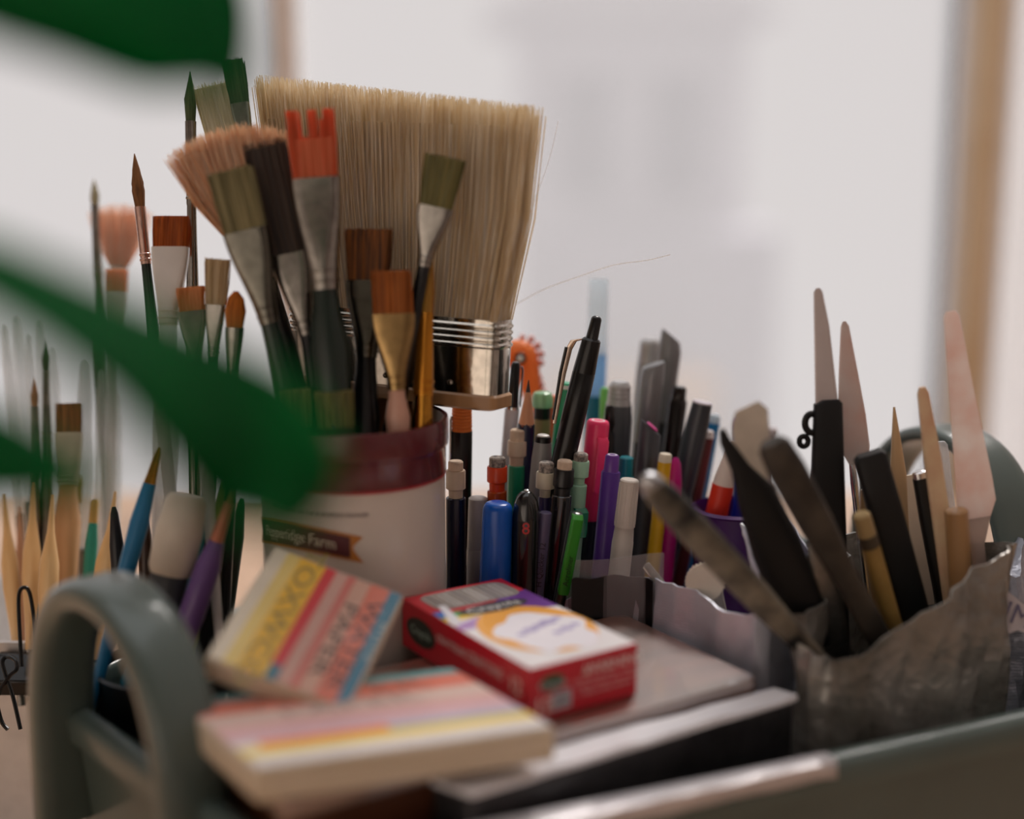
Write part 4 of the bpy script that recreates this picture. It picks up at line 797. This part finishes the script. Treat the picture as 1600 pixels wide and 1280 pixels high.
# ================================================================== TOOLS IN THE GREY POUCH
GT = 'knives and tools in the dull grey pouch'
BINS['tool'] = (.153, .550, .033, .0455, .14)
def tool(name, label, cat, top, low, parts, roll=0., base=None, group=GT):
    """parts = [(name, material, [(d, width, thick, n, offset), ...])] in pixels from the top"""
    a = top[2]; s = a/F; T = P(*top); B = base if base is not None else base_in(T, P(*low), 'tool'); L = (T-B).length
    th = thing(name, label, cat, frame(B, T, roll), group); th['s'] = s; th['pen_len'] = L
    for nm, mt, pr in parts:
        mb = MB(); mb.loft([(max(L-q[0]*s, 0) if q[0] is not None else 0., max(q[1]*s/2, 5e-5), max(q[2]*s/2, 5e-5), q[3] if len(q) > 3 else 3, (q[4] if len(q) > 4 else 0)*s) for q in reversed(pr)], 24); mb.build(nm, mt, th)
    return th
mott = M('857b6a', .5, 0, 0, 75., .3, 0, 0, '121212'); blkp = plast('0b0b0c', .5); steel = metalm('cfc6c2', .3)
tool('mottled_knife', 'paint-spattered dark palette knife leaning far left across the pens', 'palette knife', (1004, 744, .500), (1238, 990, .530), [('end_cap', metalm('a9a9ac', .3), [(0, 16, 14), (8, 34, 26), (26, 42, 30)]), ('handle', mott, [(24, 40, 30), (60, 52, 34), (180, 54, 36), (300, 50, 34), (380, 40, 30), (None, 30, 22)])])
tool('black_putty_knife', 'black putty knife with a cream paint-crusted blade', 'putty knife', (1128, 672, .530), (1225, 905, .548), [('handle', blkp, [(0, 10, 10, 3, 0), (20, 18, 14, 3, -2), (70, 30, 20, 3, 4), (120, 62, 26, 3, 10), (220, 82, 28, 3, 8), (330, 80, 26, 3, 6), (None, 60, 24)]), ('blade', M('d8cdbe', .45), [(-18, 40, 3, 3, 50), (0, 62, 4, 3, 48), (50, 60, 5, 4, 34), (110, 36, 8, 4, 18)])], roll=8)
tool('grey_brown_spatula', 'grey-brown weathered tool handle crossing the black putty knife', 'spatula', (1205, 690, .510), (1345, 945, .545), [('handle', M('4a433b', .5, 0, 0, 80., .2, 0, 0, '2c2824'), [(0, 34, 22), (12, 52, 30), (60, 60, 32), (180, 56, 30), (270, 44, 28), (None, 36, 22)])])
p = tool('box_cutter', 'black box cutter with a hanging hole and a long pale blade', 'box cutter', (1284, 450, .570), (1298, 900, .582), [('blade', M('cfc4c2', .35, .3, .04), [(0, 6, 2, 3, -6), (6, 14, 2, 4, -6), (60, 24, 2.5, 4, -2), (180, 36, 3, 4, 2), (200, 36, 3, 4, 2)]), ('handle', blkp, [(176, 26, 16, 5, 8), (182, 44, 22, 5, 4), (300, 52, 26, 5, 0), (None, 54, 26)])])
s = p['s']; L = p['pen_len']
b = MB(); an = [2*pi*k/24 for k in range(24)]; b.tube([Vector((-22*s+11*s*cos(q), 0, L-(212+15*sin(q)*-1)*s)) for q in an], 5.5*s, 8, True); b.build('hanging_loop', blkp, p)
b = MB(); b.tube([Vector((-36*s+7*s*cos(q), 0, L-(240+8*sin(q))*s)) for q in an], 4.5*s, 8, True); b.build('lock_ring', blkp, p)
tool('palette_knife', 'broad palette knife blade with pink paint stains', 'palette knife', (1321, 502, .580), (1372, 900, .590), [('blade', M('d9d0cc', .35, .25, 0, 40., 0, 0, 0, 'd8b6ac'), [(0, 5, 2, 3, -2), (8, 13, 2, 4, -2), (80, 30, 2.5, 4, -6), (150, 44, 3, 4, -9), (200, 46, 3, 4, -10), (225, 30, 4, 4, -8)]), ('neck', steel, [(222, 18, 8, 3, -6), (270, 14, 9, 2, 0)]), ('handle', wood('b79468', '8f6c44'), [(268, 20, 16), (300, 30, 22), (None, 30, 22)])])
tool('black_handled_scraper', 'thick matte black tool handle in the middle of the grey pouch', 'scraper', (1358, 708, .560), (1412, 905, .572), [('handle', blkp, [(0, 38, 22, 5), (6, 50, 28, 5), (110, 54, 30, 4), (None, 50, 28)])])
bamboo = wood('d6b68c', 'b8946a', .5)
tool('bamboo_stick', 'pointed bamboo stick between the black handles', 'modelling stick', (1397, 636, .585), (1412, 880, .592), [('stick', bamboo, [(0, 3, 3), (50, 14, 9), (110, 26, 12), (220, 22, 12), (None, 20, 12)])])
tool('white_handled_knife', 'white and black handled knife beside the bamboo stick', 'craft knife', (1436, 735, .580), (1466, 890, .588), [('end_cap', metalm('d9d6d6', .2), [(0, 12, 10), (3, 22, 18), (14, 24, 20)]), ('handle', blkp, [(12, 24, 20), (80, 28, 22), (None, 28, 22)])])
tool('white_spatula', 'cream flat plastic spatula behind the white handled knife', 'spatula', (1424, 742, .600), (1440, 890, .606), [('blade', plast('d9cbb8', .4), [(0, 20, 5, 5), (3, 26, 6, 5), (None, 28, 6, 5)])])
tool('painted_stick', 'paint-stained flat wooden stick left of the tall clear spatula', 'stirring stick', (1441, 605, .565), (1482, 890, .578), [('stick', M('e0c8a2', .5, 0, 0, 60., .1, 0, 0, 'd4a888'), [(0, 10, 8, 3), (10, 18, 10, 4), (120, 28, 12, 4), (None, 32, 12, 4)])])
tool('clear_spatula', 'tallest plastic spatula, translucent pink and paint-smeared, at far right', 'spatula', (1486, 486, .565), (1528, 860, .580), [('blade', M('f6efea', .25, 0, 0, 45., .05, .0, .4, 'ecccc0', None, .6), [(0, 14, 4, 4), (8, 24, 5, 5), (120, 38, 6, 5, 2), (270, 58, 7, 5, 6), (310, 62, 8, 5, 6), (340, 40, 10, 4, 4)]), ('neck', M('d9c4ba', .2, 0, .1, 60., 0, .3), [(335, 44, 12, 4, 4), (380, 22, 14, 3), (None, 20, 14)])])
tool('wooden_dowel', 'round wooden dowel at the foot of the tall clear spatula', 'dowel', (1494, 796, .565), (1500, 890, .570), [('rod', wood('b98f62', '9a7248', .5), [(0, 30, 30, 2), (3, 36, 36, 2), (None, 38, 38, 2)])])
tool('gold_ferrule_brush', 'ochre-handled old brush with a dark collar in the grey pouch', 'paint brush', (1345, 802, .545), (1385, 940, .558), [('end', M('a88f62', .4), [(0, 20, 20, 2), (4, 28, 28, 2), (40, 30, 30, 2)]), ('collar', M('4a3f30', .5, 0, .2, 200., .3), [(39, 31, 31, 2), (60, 31, 31, 2)]), ('handle', M('a8884c', .4, 0, .15, 90.), [(59, 30, 30, 2), (None, 26, 26, 2)])])
tool('steel_scraper', 'grey steel tool half hidden under the weathered spatula', 'scraper', (1278, 840, .548), (1300, 990, .560), [('shaft', metalm('8d8b88', .35), [(0, 24, 10, 4), (8, 40, 12, 4), (90, 48, 14, 4), (None, 48, 14, 4)])])
tool('chrome_rod', 'thin chrome rod gleaming behind the black handled scraper', 'rod', (1330, 715, .592), (1352, 900, .60), [('rod', metalm('e0e0e4', .12), [(0, 8, 8, 2), (40, 12, 12, 2), (None, 13, 13, 2)])])
tool('glass_stirrer', 'clear glass stirrer between the painted stick and clear spatula', 'stirrer', (1470, 690, .60), (1492, 880, .606), [('rod', clear('e6eaee', .05, .45), [(0, 12, 12, 2), (6, 20, 20, 2), (None, 22, 22, 2)])])
# crumpled printed wrapper beyond the pouch at the right edge
wp = thing('crumpled_wrapper', 'crumpled silver wrapper with printed lettering at the right edge', 'wrapper', Matrix.Translation((.209, .586, .0128)))
b = MB(); K = 28; rings = []
for j in range(15):
    t = j/14; rr = .021*(1-.45*t**3); r_ = []
    for k in range(K):
        an = 2*pi*k/K; w = 1+.10*sin(3*an+j*.9)+.07*sin(5*an-j*1.3)+rnd.uniform(-.03, .03)
        r_.append(Vector((cos(an)*rr*w*.85, sin(an)*rr*w*1.15, t*(.128+.006*sin(2*an+1)))))
    rings.append(r_)
shell(b, rings, True); b.build('foil', tape('aeb0bc', '8f929e', .3, .6, .4), wp, 25)
b = MB(); f_ = lambda u, v: P(u, v, .566)-Vector((.209, .586, .0128))
b.add([f_(1553, 905), f_(1600, 945), f_(1640, 985), f_(1640, 1005), f_(1590, 985), f_(1562, 996)], [(0, 5, 4, 3, 2, 1)]); b.build('printed_patch', M('c9c0c4', .4), wp)
xd = (f_(1610, 985)-f_(1560, 965)).normalized(); yd = (f_(1556, 915)-f_(1560, 965)); yd = (yd-xd*yd.dot(xd)).normalized()
text_part('lettering', 'DIMA', .0115, plast('6f6a84', .4), wp, fmat(f_(1588, 962)+xd.cross(yd)*.0006, xd, yd, xd.cross(yd)))

# ================================================================== PLANT IN FRONT
pot = Vector((-.165, .235))
plant = thing('potted_plant', 'green-leaved plant in front at left, its leaves blurred', 'plant', Matrix.Translation((pot.x, pot.y, 0.0002)))
leafm = M('046a2c', .75, 0, 0, 40., .1, 0, 0, '034a1e', None, .25, ior=1.12)
leaf2 = M('067432', .75, 0, 0, 40., .1, 0, 0, '055526', None, .25, ior=1.12)
og = Vector((pot.x, pot.y, .0002))
b = MB(); b.lathe([(.03, 0), (.042, .075), (.045, .076), (.045, .085), (.041, .085), (.039, .07), (0, .07)], 36); b.build('pot', M('b06a48', .7, 0, .08, 60., .1), plant)
b = MB(); b.tube(open_spline([(0, 0, .068), (.004, .002, .18), (-.002, .004, .30), (.004, .006, .42)], 8), .0035, 10); b.build('stem', M('4d7a3a', .5), plant)
def leaf(path, mt, tilt=0., attach=.3, fold=.004):
    """path = (u, v, depth, half width px); tilt = how much nearer the lower edge lies"""
    q4 = []
    for i in range(len(path)-1):
        for k in range(8):
            t = k/8; a_, b_, c_, d_ = (path[min(max(i+m_, 0), len(path)-1)] for m_ in (-1, 0, 1, 2))
            q4.append([.5*(2*b_[x]+(c_[x]-a_[x])*t+(2*a_[x]-5*b_[x]+4*c_[x]-d_[x])*t*t+(3*b_[x]-a_[x]-3*c_[x]+d_[x])*t**3) for x in range(4)])
    q4.append(list(path[-1])); n = len(q4); b = MB(); vs = []; K = 9; mid = []
    for i in range(n):
        u0, v0 = q4[max(i-1, 0)][:2]; u1, v1 = q4[min(i+1, n-1)][:2]; l = math.hypot(u1-u0, v1-v0); nx, ny = -(v1-v0)/l, (u1-u0)/l
        u, v, a, w = q4[i]; w = max(w, 1); mid.append(P(u, v, a-.0002)-og)
        for k in range(K):
            q = -1+2*k/(K-1); vs.append(P(u+nx*w*q, v+ny*w*q, a-tilt*q*min(1, w/50)+fold*abs(q)**1.4*min(1, w/50))-og)
    b.add(vs, [(i*K+k, i*K+k+1, (i+1)*K+k+1, (i+1)*K+k) for i in range(n-1) for k in range(K-1)])
    lf = b.build('leaf', mt, plant, 80); so_ = lf.modifiers.new('s', 'SOLIDIFY'); so_.thickness = .0005
    b = MB(); b.tube(mid, [max(.0002, .0008*(1-i/n)) for i in range(n)], 6); b.build('midrib', M('3a8a4a', .5), lf)
    b = MB(); st = Vector((.004, .005, attach)); b.tube(open_spline([st, st.lerp(mid[0], .5)+Vector((0, 0, .012)), mid[0], mid[1]], 6), .0012, 8); b.build('petiole', M('3f7f44', .5), lf)
leaf([(-120, -100, .235, 40), (-20, -45, .24, 96), (110, -2, .245, 102), (215, 26, .25, 112), (290, 56, .25, 104), (345, 104, .25, 66), (372, 165, .25, 3)], leafm, .006, .40)
leaf([(-130, 375, .225, 30), (-40, 418, .222, 58), (90, 486, .218, 72), (210, 560, .214, 92), (310, 632, .225, 116), (392, 700, .24, 128), (440, 776, .245, 104), (462, 850, .245, 4)], leafm, .022, .30)
leaf([(-130, 684, .26, 50), (-60, 698, .26, 84), (0, 714, .26, 76), (70, 732, .26, 54), (130, 748, .26, 30), (182, 760, .26, 3)], leaf2, .004, .22)
leaf([(-110, -160, .30, 10), (60, -130, .30, 40), (250, -90, .30, 46), (345, -20, .30, 36), (376, 50, .30, 18), (382, 110, .30, 2)], leaf2, .0, .42)
for o in list(bpy.data.objects):
    for k in ('pen_len', 's'):
        if k in o: del o[k]
